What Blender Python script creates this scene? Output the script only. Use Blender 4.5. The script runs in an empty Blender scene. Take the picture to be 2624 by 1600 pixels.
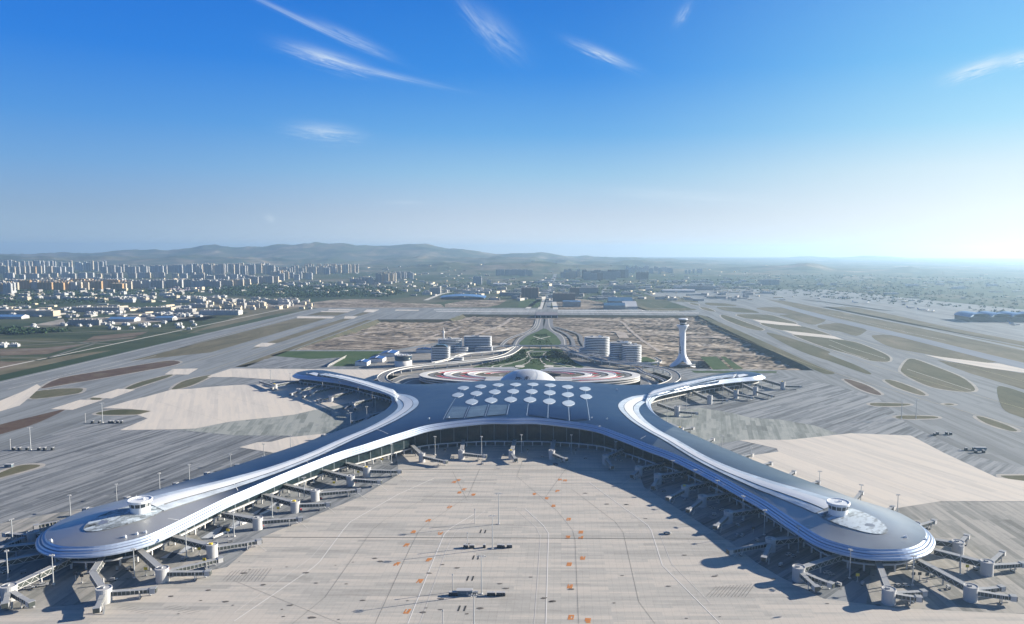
import bpy, math, random
import numpy as np
from mathutils import Matrix, Vector
from mathutils.geometry import tessellate_polygon, delaunay_2d_cdt
from mathutils.bvhtree import BVHTree
S = bpy.context.scene
COL = S.collection
R = math.radians
# ------------------------------------------------------------------ camera
CAM_H = 250.0; F = 1900.0; W0, H0 = 2624.0, 1600.0; CX, CY = 1440.0, 800.0; HOR = 641.0
cd = bpy.data.cameras.new('camera'); cam = bpy.data.objects.new('camera', cd); COL.objects.link(cam)
cd.sensor_width = 36.0; cd.lens = F / W0 * 36.0
cd.shift_x = -(CX - W0 / 2) / W0
cd.clip_start = 1.0; cd.clip_end = 90000.0
PITCH = math.atan((CY - HOR) / F); ROLL = 0.0033
CM = Matrix.Rotation(math.pi / 2 - PITCH, 3, 'X') @ Matrix.Rotation(ROLL, 3, 'Z')
cam.matrix_world = Matrix.Translation((0, 0, CAM_H)) @ CM.to_4x4()
S.camera = cam
# ------------------------------------------------------------------ light
SUN_E, SUN_A = R(18.2), R(72.5)          # elevation, azimuth clockwise from +Y
sd = Vector((math.sin(SUN_A) * math.cos(SUN_E), math.cos(SUN_A) * math.cos(SUN_E), math.sin(SUN_E)))
sl = bpy.data.lights.new('sun', 'SUN'); sun = bpy.data.objects.new('sun', sl); COL.objects.link(sun)
sl.energy = 5.0; sl.angle = R(0.5); sl.color = (1.0, 0.91, 0.77)
sun.rotation_euler = sd.to_track_quat('Z', 'Y').to_euler(); sun.location = (0, 0, 600)
S.view_settings.view_transform = 'Standard'; S.view_settings.look = 'None'
S.view_settings.exposure = 1.3; S.view_settings.gamma = 1.0; S.view_settings.use_curve_mapping = False
S.cycles.max_bounces = 6; S.cycles.volume_bounces = 1; S.cycles.diffuse_bounces = 3
wd = bpy.data.worlds.new('World'); S.world = wd; wd.use_nodes = True
nt = wd.node_tree; N = nt.nodes; Lk = nt.links; N.clear()
def wn(t, **k):
    n = N.new(t)
    for a, v in k.items(): setattr(n, a, v)
    return n
def wmath(op, a, b=None, c=None):
    n = N.new('ShaderNodeMath'); n.operation = op
    for i, v in enumerate((a, b, c)):
        if v is None: continue
        if isinstance(v, (int, float)): n.inputs[i].default_value = v
        else: Lk.new(v, n.inputs[i])
    return n.outputs[0]
sky = wn('ShaderNodeTexSky', sky_type='NISHITA', sun_disc=False, sun_elevation=SUN_E, sun_rotation=SUN_A,
         altitude=900.0, air_density=1.2, dust_density=1.6, ozone_density=2.2)
tc = wn('ShaderNodeTexCoord'); sep = wn('ShaderNodeSeparateXYZ'); Lk.new(tc.outputs['Generated'], sep.inputs[0])
dx, dy, dz = sep.outputs
az = wmath('ARCTAN2', dx, dy); el = wmath('ARCSINE', dz)
# high cirrus wisps: a few drifting streaks, each an elongated patch of streaky noise at its own bearing
def wisp(px, py, lx, ly, ang, amp):
    v = CM @ Vector(((px - CX) / F, -(py - CY) / F, -1.0)); v.normalize()
    a0, e0 = math.atan2(v.x, v.y), math.asin(v.z)
    a = wmath('SUBTRACT', az, a0); e = wmath('SUBTRACT', el, e0)
    c, s = math.cos(ang), math.sin(ang)
    u = wmath('DIVIDE', wmath('ADD', wmath('MULTIPLY', a, c), wmath('MULTIPLY', e, s)), lx / F)
    w = wmath('DIVIDE', wmath('SUBTRACT', wmath('MULTIPLY', e, c), wmath('MULTIPLY', a, s)), ly / F)
    nz = wn('ShaderNodeTexNoise'); nz.inputs['Scale'].default_value = 1.0; nz.inputs['Detail'].default_value = 8
    nz.inputs['Roughness'].default_value = 0.62
    nz.inputs['Distortion'].default_value = 0.9
    cb = wn('ShaderNodeCombineXYZ'); Lk.new(wmath('MULTIPLY', u, 1.3), cb.inputs[0]); Lk.new(wmath('MULTIPLY', w, 3.0), cb.inputs[1])
    cb.inputs[2].default_value = px * 0.013
    Lk.new(cb.outputs[0], nz.inputs['Vector'])
    w2 = wmath('ADD', w, wmath('MULTIPLY', wmath('SUBTRACT', nz.outputs[0], 0.5), 1.6))
    r = wmath('ADD', wmath('MULTIPLY', u, u), wmath('MULTIPLY', w2, w2))
    g = wmath('POWER', 2.718, wmath('MULTIPLY', r, -1.6))
    m = wmath('MULTIPLY', g, wmath('MULTIPLY', wmath('MAXIMUM', wmath('SUBTRACT', nz.outputs[0], 0.28), 0.0), 3.2 * amp))
    return m
tot = None
for q in [(770, 50, 170, 7, -0.34, .9), (900, 98, 95, 15, -0.34, .7), (840, 150, 100, 20, -0.22, 1.3), (990, 190, 160, 9, -0.17, .6),
          (1270, 80, 85, 34, -0.66, .6), (1225, 60, 85, 14, -0.9, .4), (1545, 140, 85, 14, -0.38, 1.1), (1750, 36, 32, 14, 0.9, .6),
          (835, 338, 85, 22, -0.05, 1.0), (2510, 175, 70, 17, 0.25, 2.0), (2622, 150, 30, 16, 0.1, 1.6),
          (1780, 505, 260, 18, -0.08, .55), (692, 560, 14, 10, -0.6, .8), (1040, 520, 60, 7, 0, .4), (2520, 430, 160, 10, -0.05, .35)]:
    q = q[:5] + (q[5] * 0.50,); m = wisp(*q); tot = m if tot is None else wmath('ADD', tot, m)
tot = wmath('MINIMUM', tot, 0.85)
SKYS = 0.10
def s2l(c): return tuple(((x / 255 + 0.055) / 1.055) ** 2.4 if x > 10 else x / 255 / 12.92 for x in c)
def wramp(stops):
    r = wn('ShaderNodeValToRGB'); e = r.color_ramp.elements
    while len(e) < len(stops): e.new(0.5)
    for k, (deg, c) in enumerate(stops): e[k].position = min(max((deg + 5) / 95, 0), 1); e[k].color = (*s2l(c), 1)
    Lk.new(wmath('MULTIPLY', wmath('ADD', wmath('MULTIPLY', el, 180 / math.pi), 5.0), 1 / 95.0), r.inputs[0]); return r.outputs[0]
TOPS = [(32, (14, 80, 160)), (50, (16, 58, 112)), (90, (12, 42, 85))]
lf = wramp([(-5, (120, 150, 180)), (0, (165, 190, 212)), (2.7, (140, 172, 206)), (5.7, (108, 163, 218)), (8.7, (75, 148, 222)), (13.1, (30, 125, 222)), (18.6, (12, 108, 212))] + TOPS)
ce = wramp([(-5, (160, 185, 210)), (0, (222, 232, 242)), (2.7, (192, 209, 229)), (5.7, (150, 196, 230)), (8.7, (100, 170, 230)), (13.1, (45, 138, 226)), (18.6, (22, 118, 214))] + TOPS)
rt = wramp([(-5, (200, 215, 230)), (0, (240, 244, 246)), (2.7, (234, 241, 245)), (5.7, (214, 233, 242)), (8.7, (165, 218, 244)), (13.1, (122, 197, 243)), (18.6, (104, 176, 240)), (32, (60, 120, 185)), (50, (28, 72, 122)), (90, (12, 42, 85))])
def wmix(f, a, b):
    n = wn('ShaderNodeMix', data_type='RGBA')
    if isinstance(f, (int, float)): n.inputs[0].default_value = f
    else: Lk.new(f, n.inputs[0])
    Lk.new(a, n.inputs[6]); Lk.new(b, n.inputs[7]); return n.outputs[2]
def wsm(x, a, b):
    n = wn('ShaderNodeMapRange', interpolation_type='SMOOTHSTEP'); Lk.new(x, n.inputs[0]); n.inputs[1].default_value = a; n.inputs[2].default_value = b
    return n.outputs[0]
absaz = wmath('ABSOLUTE', wmath('SUBTRACT', az, SUN_A))
grad = wmix(wsm(absaz, R(110), R(72)), lf, ce); grad = wmix(wsm(absaz, R(74), R(36)), grad, rt)
sc = wn('ShaderNodeMix', data_type='RGBA', blend_type='MULTIPLY'); sc.inputs[0].default_value = 1.0
EXPO = 1.3; k_ = 1 / (SKYS * 2 ** EXPO); Lk.new(grad, sc.inputs[6]); sc.inputs[7].default_value = (k_, k_, k_, 1)
mxs = wmix(0.04, sc.outputs[2], sky.outputs[0])
mx = wn('ShaderNodeMix', data_type='RGBA'); Lk.new(tot, mx.inputs[0]); Lk.new(mxs, mx.inputs[6])
mx.inputs[7].default_value = (k_ * .75, k_ * .87, k_ * .96, 1)
bg = wn('ShaderNodeBackground'); bg.inputs[1].default_value = SKYS; Lk.new(mx.outputs[2], bg.inputs[0])
wo = wn('ShaderNodeOutputWorld'); Lk.new(bg.outputs[0], wo.inputs[0])
# ------------------------------------------------------------------ helpers
def g(px, py, z=0.0):
    v = CM @ Vector(((px - CX) / F, -(py - CY) / F, -1.0))
    t = (z - CAM_H) / v.z
    return Vector((v.x * t, v.y * t, z))
def tag(o, label=None, cat=None, group=None, kind=None):
    if label: o['label'] = label
    if cat: o['category'] = cat
    if group: o['group'] = group
    if kind: o['kind'] = kind
    return o
def empty(name, loc=(0, 0, 0), rz=0.0):
    o = bpy.data.objects.new(name, None); COL.objects.link(o); o.location = loc; o.rotation_euler.z = rz
    o.empty_display_size = 2.0
    return o
def copy_tree(o, parent=None):
    c = o.copy(); COL.objects.link(c); c.parent = parent
    for ch in list(o.children): copy_tree(ch, c)
    return c
class MB:
    def __init__(s): s.v = []; s.f = []; s.m = []; s.uv = []; s.hasuv = False
    def vert(s, p): s.v.append(tuple(p)); return len(s.v) - 1
    def face(s, ids, m=0, uv=None):
        s.f.append(tuple(ids)); s.m.append(m)
        if uv is not None: s.hasuv = True
        s.uv.append(uv)
    def quad(s, a, b, c, d, m=0, uv=None):
        i = len(s.v); s.v += [tuple(a), tuple(b), tuple(c), tuple(d)]; s.face((i, i + 1, i + 2, i + 3), m, uv)
    def box(s, c, d, rz=0.0, m=0, top=None):
        x, y, z = c; a, b, h = d[0] / 2, d[1] / 2, d[2]; k, q = math.cos(rz), math.sin(rz); i = len(s.v)
        ta, tb = (a, b) if top is None else (a * top, b * top)
        for zz, (aa, bb) in ((z, (a, b)), (z + h, (ta, tb))):
            for u, w in ((-aa, -bb), (aa, -bb), (aa, bb), (-aa, bb)): s.v.append((x + u * k - w * q, y + u * q + w * k, zz))
        for f in ((3, 2, 1, 0), (4, 5, 6, 7), (0, 1, 5, 4), (1, 2, 6, 5), (2, 3, 7, 6), (3, 0, 4, 7)): s.face([i + j for j in f], m)
    def beam(s, p, q, w, h, m=0):
        p, q = Vector(p), Vector(q); d = (q - p)
        if d.length < 1e-6: return
        d.normalize(); u = d.cross(Vector((0, 0, 1)))
        if u.length < 1e-3: u = Vector((1, 0, 0))
        u.normalize(); n = u.cross(d); i = len(s.v)
        for b in (p, q):
            for a, c in ((-1, -1), (1, -1), (1, 1), (-1, 1)): s.v.append(tuple(b + u * (a * w / 2) + n * (c * h / 2)))
        for f in ((3, 2, 1, 0), (4, 5, 6, 7), (0, 1, 5, 4), (1, 2, 6, 5), (2, 3, 7, 6), (3, 0, 4, 7)): s.face([i + j for j in f], m)
    def lathe(s, c, prof, n=24, m=0, cap=True, ms=None):
        x, y, z = c; i = len(s.v)
        for r, h in prof:
            for k in range(n):
                a = 2 * math.pi * k / n; s.v.append((x + r * math.cos(a), y + r * math.sin(a), z + h))
        for j in range(len(prof) - 1):
            for k in range(n):
                k2 = (k + 1) % n
                s.face((i + j * n + k, i + j * n + k2, i + (j + 1) * n + k2, i + (j + 1) * n + k), ms[j] if ms else m)
        if cap:
            s.face([i + (len(prof) - 1) * n + k for k in range(n)], ms[-1] if ms else m)
    def cyl(s, p, r, h, n=12, m=0): s.lathe(p, [(r, 0), (r, h)], n, m)
    def prism(s, pts, z0, z1, m=0, mt=None):
        pts = [Vector((p[0], p[1], 0)) for p in pts]; n = len(pts)
        area = sum(pts[k].x * pts[(k + 1) % n].y - pts[(k + 1) % n].x * pts[k].y for k in range(n))
        if area < 0: pts.reverse()
        i = len(s.v)
        for z in (z0, z1): s.v += [(p.x, p.y, z) for p in pts]
        for k in range(n): s.face((i + k, i + (k + 1) % n, i + n + (k + 1) % n, i + n + k), m)
        for t in tessellate_polygon([pts]):
            t = list(t); a, b, c = (pts[j] for j in t)
            if (b - a).cross(c - a).z < 0: t.reverse()
            s.face([i + n + j for j in t], m if mt is None else mt)
    def build(s, name, mats, parent=None, smooth=False):
        me = bpy.data.meshes.new(name); me.from_pydata(s.v, [], s.f)
        mats = mats if isinstance(mats, (list, tuple)) else [mats]
        for m in mats: me.materials.append(m)
        me.polygons.foreach_set('material_index', s.m)
        if smooth: me.polygons.foreach_set('use_smooth', [True] * len(s.f))
        if s.hasuv:
            l = me.uv_layers.new(name='uv'); k = 0; out = []
            for f, u in zip(s.f, s.uv):
                if u is None: out += [0.0] * (2 * len(f))
                else:
                    for a in u: out += [a[0], a[1]]
            l.data.foreach_set('uv', out)
        me.validate(); me.update()
        o = bpy.data.objects.new(name, me); COL.objects.link(o)
        if parent is not None: o.parent = parent
        return o
def smooth_path(P, n=6, closed=False):
    P = [Vector(p) for p in P]; m = len(P); out = []
    rng = range(m if closed else m - 1)
    for i in rng:
        if closed: a, b, c, d = P[i - 1], P[i], P[(i + 1) % m], P[(i + 2) % m]
        else: a, b, c, d = P[max(i - 1, 0)], P[i], P[i + 1], P[min(i + 2, m - 1)]
        for k in range(n):
            t = k / n; t2 = t * t; t3 = t2 * t
            out.append(0.5 * ((2 * b) + (c - a) * t + (2 * a - 5 * b + 4 * c - d) * t2 + (3 * b - a - 3 * c + d) * t3))
    if not closed: out.append(P[-1])
    return out
ONES = ['zeroth', 'first', 'second', 'third', 'fourth', 'fifth', 'sixth', 'seventh', 'eighth', 'ninth', 'tenth', 'eleventh', 'twelfth', 'thirteenth', 'fourteenth', 'fifteenth', 'sixteenth', 'seventeenth', 'eighteenth', 'nineteenth']
def nth(n):
    if n < 20: return ONES[n]
    t, o = divmod(n, 10); T_ = ['', '', 'twenty', 'thirty', 'forty', 'fifty', 'sixty', 'seventy', 'eighty', 'ninety'][t]
    return T_[:-1] + 'ieth' if o == 0 else T_ + '-' + ONES[o]
# ------------------------------------------------------------------ materials
def mat(name, col, rough=0.6, metal=0.0, spec=0.5):
    m = bpy.data.materials.new(name); m.use_nodes = True; b = m.node_tree.nodes['Principled BSDF']
    b.inputs['Base Color'].default_value = (*col, 1); b.inputs['Roughness'].default_value = rough
    b.inputs['Metallic'].default_value = metal; b.inputs['Specular IOR Level'].default_value = spec
    return m
class NT:
    def __init__(s, m): s.m = m; s.t = m.node_tree; s.n = s.t.nodes; s.b = s.n['Principled BSDF']
    def new(s, t, **k):
        n = s.n.new(t)
        for a, v in k.items(): setattr(n, a, v)
        return n
    def lk(s, a, b): s.t.links.new(a, b)
    def pos(s, ang=0.0, sc=(1, 1, 1), uv=False, obj=False):
        if uv: src = s.new('ShaderNodeTexCoord').outputs['UV']
        elif obj: src = s.new('ShaderNodeTexCoord').outputs['Object']
        else: src = s.new('ShaderNodeNewGeometry').outputs['Position']
        m1 = s.new('ShaderNodeMapping'); m1.inputs['Rotation'].default_value = (0, 0, ang); s.lk(src, m1.inputs[0])
        m2 = s.new('ShaderNodeMapping'); m2.inputs['Scale'].default_value = sc; s.lk(m1.outputs[0], m2.inputs[0])
        return m2.outputs[0]
    def noise(s, vec, scale=1.0, det=4, rough=0.6, dist=0.0):
        n = s.new('ShaderNodeTexNoise'); n.inputs['Scale'].default_value = scale; n.inputs['Detail'].default_value = det
        n.inputs['Roughness'].default_value = rough; n.inputs['Distortion'].default_value = dist; s.lk(vec, n.inputs['Vector'])
        return n.outputs[0]
    def ramp(s, fac, stops, interp='LINEAR'):
        r = s.new('ShaderNodeValToRGB'); r.color_ramp.interpolation = interp; e = r.color_ramp.elements
        while len(e) < len(stops): e.new(0.5)
        for k, (p, c) in enumerate(stops): e[k].position = p; e[k].color = (*c, 1) if len(c) == 3 else c
        s.lk(fac, r.inputs[0]); return r.outputs[0]
    def mix(s, fac, a, b, mode='MIX'):
        n = s.new('ShaderNodeMix', data_type='RGBA', blend_type=mode)
        for k, v in ((0, fac), (6, a), (7, b)):
            if isinstance(v, (int, float)): n.inputs[k].default_value = v
            elif isinstance(v, tuple): n.inputs[k].default_value = (*v, 1)
            else: s.lk(v, n.inputs[k])
        return n.outputs[2]
    def math(s, op, a, b=0.0):
        n = s.new('ShaderNodeMath', operation=op)
        for k, v in ((0, a), (1, b)):
            if isinstance(v, (int, float)): n.inputs[k].default_value = v
            else: s.lk(v, n.inputs[k])
        return n.outputs[0]
    def brick(s, vec, bw, rh, mortar=0.0, c1=(0, 0, 0), c2=(1, 1, 1), cm=(0, 0, 0), off=0.5):
        n = s.new('ShaderNodeTexBrick'); n.inputs['Scale'].default_value = 1.0; n.offset = off
        n.inputs['Brick Width'].default_value = bw; n.inputs['Row Height'].default_value = rh
        n.inputs['Mortar Size'].default_value = mortar; n.inputs['Mortar Smooth'].default_value = 0.1
        n.inputs['Color1'].default_value = (*c1, 1); n.inputs['Color2'].default_value = (*c2, 1); n.inputs['Mortar'].default_value = (*cm, 1)
        s.lk(vec, n.inputs['Vector']); return n.outputs[0]
def dirang(p, q):
    a, b = g(*p), g(*q); return math.atan2(b.y - a.y, b.x - a.x)
def concrete(name, base, var=0.12, ang=0.0, L=60.0, Wd=5.0, tint=(1.0, 0.96, 0.93), contrast=1.0, stain=1.0, grid=0.0):
    """paved slabs laid in long pours: each pour its own shade, finer slabs inside, wear and stains on top"""
    m = mat(name, base, 0.85, 0, 0.3); T = NT(m)
    v = T.pos(-ang)
    a = T.brick(v, L, Wd); b = T.brick(v, L * 0.31, Wd * 0.5, off=0.37); c = T.brick(v, L * 2.7, Wd * 2.0, off=0.23)
    ns = T.noise(T.pos(-ang, (0.012, 0.25, 1)), 1.0, 6, 0.7)
    nb = T.noise(T.pos(0, (1, 1, 1)), 0.006, 5, 0.6)
    nf = T.noise(T.pos(0, (1, 1, 1)), 0.35, 5, 0.75)
    s = T.math('MULTIPLY', a, 0.26); s = T.math('ADD', s, T.math('MULTIPLY', b, 0.16)); s = T.math('ADD', s, T.math('MULTIPLY', c, 0.2))
    s = T.math('ADD', s, T.math('MULTIPLY', ns, 0.55)); s = T.math('ADD', s, T.math('MULTIPLY', nb, 0.35)); s = T.math('ADD', s, T.math('MULTIPLY', nf, 0.25))
    lo = tuple(x * (1 - var * 1.3 * contrast) for x in base); hi = tuple(x * (1 + var * 1.2 * contrast) * t for x, t in zip(base, tint))
    col = T.ramp(s, [(0.55, lo), (0.82, base), (1.05 if False else 1.0, hi)])
    if stain:
        st = T.noise(T.pos(0, (1, 1, 1)), 0.045, 6, 0.75); sm = T.ramp(st, [(0.60, (0, 0, 0)), (0.78, (1, 1, 1))])
        col = T.mix(T.math('MULTIPLY', sm, 0.35 * stain), col, tuple(x * 0.55 for x in base))
        sp = T.noise(T.pos(-ang, (0.03, 0.2, 1)), 1.0, 3, 0.5); sm2 = T.ramp(sp, [(0.66, (0, 0, 0)), (0.70, (1, 1, 1))])
        col = T.mix(T.math('MULTIPLY', sm2, 0.25 * stain), col, hi)
    if grid:
        gb = T.brick(v, grid, grid, 0.12, (1, 1, 1), (1, 1, 1), (0.82, 0.82, 0.82), off=0.0)
        col = T.mix(1.0, col, gb, 'MULTIPLY')
    T.lk(col, T.b.inputs['Base Color']); return m
def grass(name, a, b, c, sc=0.01, ang=0.0, st=(1, 1, 1)):
    m = mat(name, a, 0.95, 0, 0.1); T = NT(m)
    n1 = T.noise(T.pos(-ang, st), sc, 8, 0.72, 0.6); n2 = T.noise(T.pos(0), sc * 14, 6, 0.75)
    f = T.math('ADD', T.math('MULTIPLY', n1, 0.75), T.math('MULTIPLY', n2, 0.25))
    T.lk(T.ramp(f, [(0.36, a), (0.5, b), (0.64, c)]), T.b.inputs['Base Color']); return m
# ------------------------------------------------------------------ ground materials
A_CEN = 0.0
M = {}
M['apron_light'] = concrete('apron_concrete_light', (0.395, 0.378, 0.348), 0.19, 0.0, 70, 5.5, grid=5.5)
AL = dirang((100, 1250), (400, 1150)); AR = dirang((1870, 1050), (2040, 1005))
M['asphalt_left'] = concrete('apron_concrete_grey', (0.145, 0.158, 0.172), 0.38, AL, 120, 5.0, (1.1, 1.05, 1.0), 1.25)
M['asphalt_right'] = concrete('apron_concrete_grey_right', (0.145, 0.160, 0.175), 0.38, AR, 120, 5.0, (1.1, 1.05, 1.0), 1.25)
M['taxi'] = concrete('taxiway_asphalt', (0.165, 0.178, 0.186), 0.24, math.pi / 2, 300, 9, (1, 1, 1), 1.0, 0.6)
M['cream'] = concrete('apron_concrete_cream', (0.53, 0.49, 0.44), 0.09, dirang((2000, 1140), (2400, 1280)), 150, 6, (1, 0.98, 0.95), 1.0, 0.6)
M['greygreen'] = concrete('apron_concrete_streaked', (0.21, 0.23, 0.215), 0.26, dirang((723, 1115), (754, 1062)), 60, 7, (1.05, 1, 1), 1.2)
M['greygreen_r'] = concrete('apron_concrete_streaked_right', (0.21, 0.23, 0.215), 0.26, dirang((1925, 1120), (1915, 1075)), 60, 7, (1.05, 1, 1), 1.2)
M['corner'] = concrete('apron_concrete_corner', (0.225, 0.225, 0.21), 0.30, math.pi / 2, 90, 7, (1.05, 1, 0.98), 1.25)
M['runway'] = concrete('runway_asphalt', (0.16, 0.185, 0.225), 0.08, math.pi / 2, 400, 12, (1, 1, 1), 1.0, 0.4)
M['grass_dry'] = grass('dry_grass', (0.075, 0.072, 0.045), (0.13, 0.12, 0.08), (0.20, 0.175, 0.125), 0.012, math.pi / 2, (0.3, 1, 1))
M['grass_green'] = grass('short_green_grass', (0.06, 0.066, 0.035), (0.10, 0.10, 0.06), (0.17, 0.15, 0.105), 0.012, math.pi / 2, (0.3, 1, 1))
M['grass_red'] = grass('reddish_scrub', (0.06, 0.04, 0.032), (0.095, 0.065, 0.05), (0.13, 0.11, 0.08), 0.02)
M['lawn'] = grass('irrigated_lawn', (0.03, 0.06, 0.02), (0.05, 0.088, 0.032), (0.08, 0.105, 0.05), 0.02)
M['white_paint'] = mat('white_paint', (0.75, 0.74, 0.72), 0.7)
M['line_paint'] = mat('worn_line_paint', (0.62, 0.60, 0.57), 0.8)
M['seam'] = mat('dark_joint', (0.13, 0.13, 0.115), 0.9)
M['orange_paint'] = mat('orange_ground_paint', (0.58, 0.21, 0.04), 0.8)
M['road'] = concrete('road_asphalt', (0.15, 0.155, 0.165), 0.12, math.pi / 2, 200, 7, (1, 1, 1), 1.0, 0.5)
M['path'] = mat('pale_path', (0.50, 0.48, 0.43), 0.8)
# wide countryside
def land_mat():
    m = mat('countryside', (0.1, 0.1, 0.07), 0.95, 0, 0.1); T = NT(m)
    v = T.pos(0)
    vor = T.new('ShaderNodeTexVoronoi'); vor.inputs['Scale'].default_value = 0.004; vor.distance = 'CHEBYCHEV'; T.lk(T.pos(0.25, (1, 0.5, 1)), vor.inputs['Vector'])
    n1 = T.noise(v, 0.0011, 8, 0.62, 0.5); n2 = T.noise(v, 0.02, 6, 0.7)
    f = T.math('ADD', T.math('MULTIPLY', n1, 0.55), T.math('MULTIPLY', vor.outputs['Color'], 0.25)); f = T.math('ADD', f, T.math('MULTIPLY', n2, 0.25))
    T.lk(T.ramp(f, [(0.36, (0.025, 0.045, 0.022)), (0.50, (0.045, 0.068, 0.034)), (0.60, (0.085, 0.09, 0.058)), (0.72, (0.17, 0.15, 0.115)), (0.85, (0.27, 0.24, 0.20))]), T.b.inputs['Base Color'])
    return m
M['land'] = land_mat()
def dirt_mat():
    m = mat('excavated_earth', (0.2, 0.16, 0.13), 0.95, 0, 0.1); T = NT(m)
    n1 = T.noise(T.pos(0.35, (0.35, 1, 1)), 0.013, 9, 0.68, 0.9); n2 = T.noise(T.pos(-0.2, (0.5, 1, 1)), 0.05, 6, 0.7, 0.4)
    w = T.new('ShaderNodeTexWave'); w.inputs['Scale'].default_value = 0.012; w.inputs['Distortion'].default_value = 14; w.inputs['Detail'].default_value = 5
    w.inputs['Detail Scale'].default_value = 1.5; T.lk(T.pos(0.9, (1, 1, 1)), w.inputs['Vector'])
    f = T.math('ADD', T.math('MULTIPLY', n1, 0.6), T.math('MULTIPLY', n2, 0.3)); f = T.math('ADD', f, T.math('MULTIPLY', w.outputs[1], 0.12))
    T.lk(T.ramp(f, [(0.41, (0.03, 0.027, 0.024)), (0.46, (0.09, 0.073, 0.058)), (0.51, (0.20, 0.165, 0.128)), (0.57, (0.30, 0.255, 0.205)), (0.66, (0.52, 0.465, 0.395))]), T.b.inputs['Base Color'])
    return m
M['dirt'] = dirt_mat()
# ------------------------------------------------------------------ flat sheets
def sheet(name, polys, z, m, px=True, holes=None):
    """one horizontal sheet of one or more outlines given in ground coordinates"""
    mb = MB()
    for P in polys:
        pts = [g(*p) if px else Vector((p[0], p[1], 0)) for p in P]; pts = [Vector((p.x, p.y, 0)) for p in pts]
        loops = [pts] + ([[Vector((h[0], h[1], 0)) for h in H] for H in holes] if holes else [])
        flat = [p for l in loops for p in l]; i = len(mb.v); mb.v += [(p.x, p.y, z) for p in flat]
        for t in tessellate_polygon(loops):
            t = list(t); a, b, c = (flat[j] for j in t)
            cr = (b - a).cross(c - a).z
            if abs(cr) < 1e-9: continue
            if cr < 0: t.reverse()
            mb.face([i + j for j in t])
    o = mb.build(name, m); tag(o, kind='structure'); return o
def sm(P, n=5, closed=True): return [(p.x, p.y) for p in smooth_path([(a, b, 0) for a, b in P], n, closed)]
def ribbon_mb(mb, pts, w, z, m=0, zf=None):
    pts = [Vector((p[0], p[1], 0)) for p in pts]; L = []
    for k, p in enumerate(pts):
        d = pts[min(k + 1, len(pts) - 1)] - pts[max(k - 1, 0)]; d.normalize(); n = Vector((-d.y, d.x, 0)) * w / 2
        zz = z + (zf(p.x, p.y) if zf else 0); L.append((p + n, p - n, zz))
    i = len(mb.v)
    for a, b, zz in L: mb.v += [(a.x, a.y, zz), (b.x, b.y, zz)]
    for k in range(len(L) - 1): mb.face((i + 2 * k, i + 2 * k + 1, i + 2 * k + 3, i + 2 * k + 2), m)
def lines(name, paths, w, z, m, px=True, smooth=0, zf=None):
    mb = MB()
    for P in paths:
        q = [g(*p) for p in P] if px else [Vector((*p[:2], 0)) for p in P]
        if smooth: q = smooth_path(q, smooth)
        ribbon_mb(mb, q, w, z, 0, zf)
    o = mb.build(name, m); tag(o, kind='structure'); return o
# hole rim of the excavated ground (world coordinates)
RIM = [g(752, 897), g(966, 819), g(1150, 818.5), g(1185, 806), g(1790, 809), g(1815, 812), g(2086, 950), g(1640, 943), g(1440, 893), g(1260, 893), g(1180, 868), g(1010, 897)]
RIMW = [(p.x, p.y) for p in RIM]
def sst(x, a, b):
    t = min(max((x - a) / (b - a), 0), 1); return t * t * (3 - 2 * t)
def floor_z(x, y):
    return -8.0 * max(sst(y, 1900, 2350), sst(x, 180, 330) * sst(y, 1500, 1640))
# ground: one sheet to the foot of the far hills, with the sunken construction ground cut out
G_OUT = [(-26000, -300), (26000, -300), (26000, 27000), (-26000, 27000)]
sheet('ground', [G_OUT], 0.0, M['land'], px=False, holes=[RIMW])
# excavation floor with heaps and cuts, and banks rising to the rim
def hnoise(x, y, sc, seed=0):
    from mathutils import noise
    return noise.fractal(Vector((x * sc, y * sc, seed)), 1.0, 2.0, 4)
def exc_z(x, y):
    z = floor_z(x, y); h = hnoise(x * .6, y, 0.009, 3.1) * 3.4 + hnoise(x, y, 0.035, 7.0) * 3.0
    ax = -61 + (y - 1400) * 0.052; calm = 1 - sst(abs(x - ax), 110, 190)
    return z - 1.3 + h * (1 - calm) * -z / 8.0
mb = MB(); nx, ny = 280, 200; x0, x1, y0, y1 = -760, 920, 1470, 3075
for j in range(ny):
    for i in range(nx):
        x = x0 + (x1 - x0) * i / (nx - 1); y = y0 + (y1 - y0) * j / (ny - 1); z = floor_z(x, y)
        mb.v.append((x, y, exc_z(x, y)))
for j in range(ny - 1):
    for i in range(nx - 1): mb.face((j * nx + i, j * nx + i + 1, (j + 1) * nx + i + 1, (j + 1) * nx + i))
tag(mb.build('excavated_ground', M['dirt'], smooth=True), kind='structure')
mb = MB()
for k in range(len(RIM)):
    a, b = RIM[k], RIM[(k + 1) % len(RIM)]; n = max(1, int((b - a).length / 60)); d = (b - a).normalized(); inn = Vector((-d.y, d.x, 0))
    if inn.dot(Vector((60, 2200, 0)) - (a + b) / 2) < 0: inn = -inn
    prev = None
    for s in range(n + 1):
        p = a.lerp(b, s / n); zz = floor_z(p.x, p.y) - 2.5; q = p + inn * (-zz * 1.9 + 1)
        cur = ((p.x, p.y, 0.0), (q.x, q.y, zz))
        if prev: mb.quad(prev[0], cur[0], cur[1], prev[1])
        prev = cur
M['bank'] = grass('bank_grass', (0.05, 0.06, 0.04), (0.08, 0.08, 0.055), (0.11, 0.10, 0.07), 0.03)
tag(mb.build('embankment', M['bank']), kind='structure')
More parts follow.
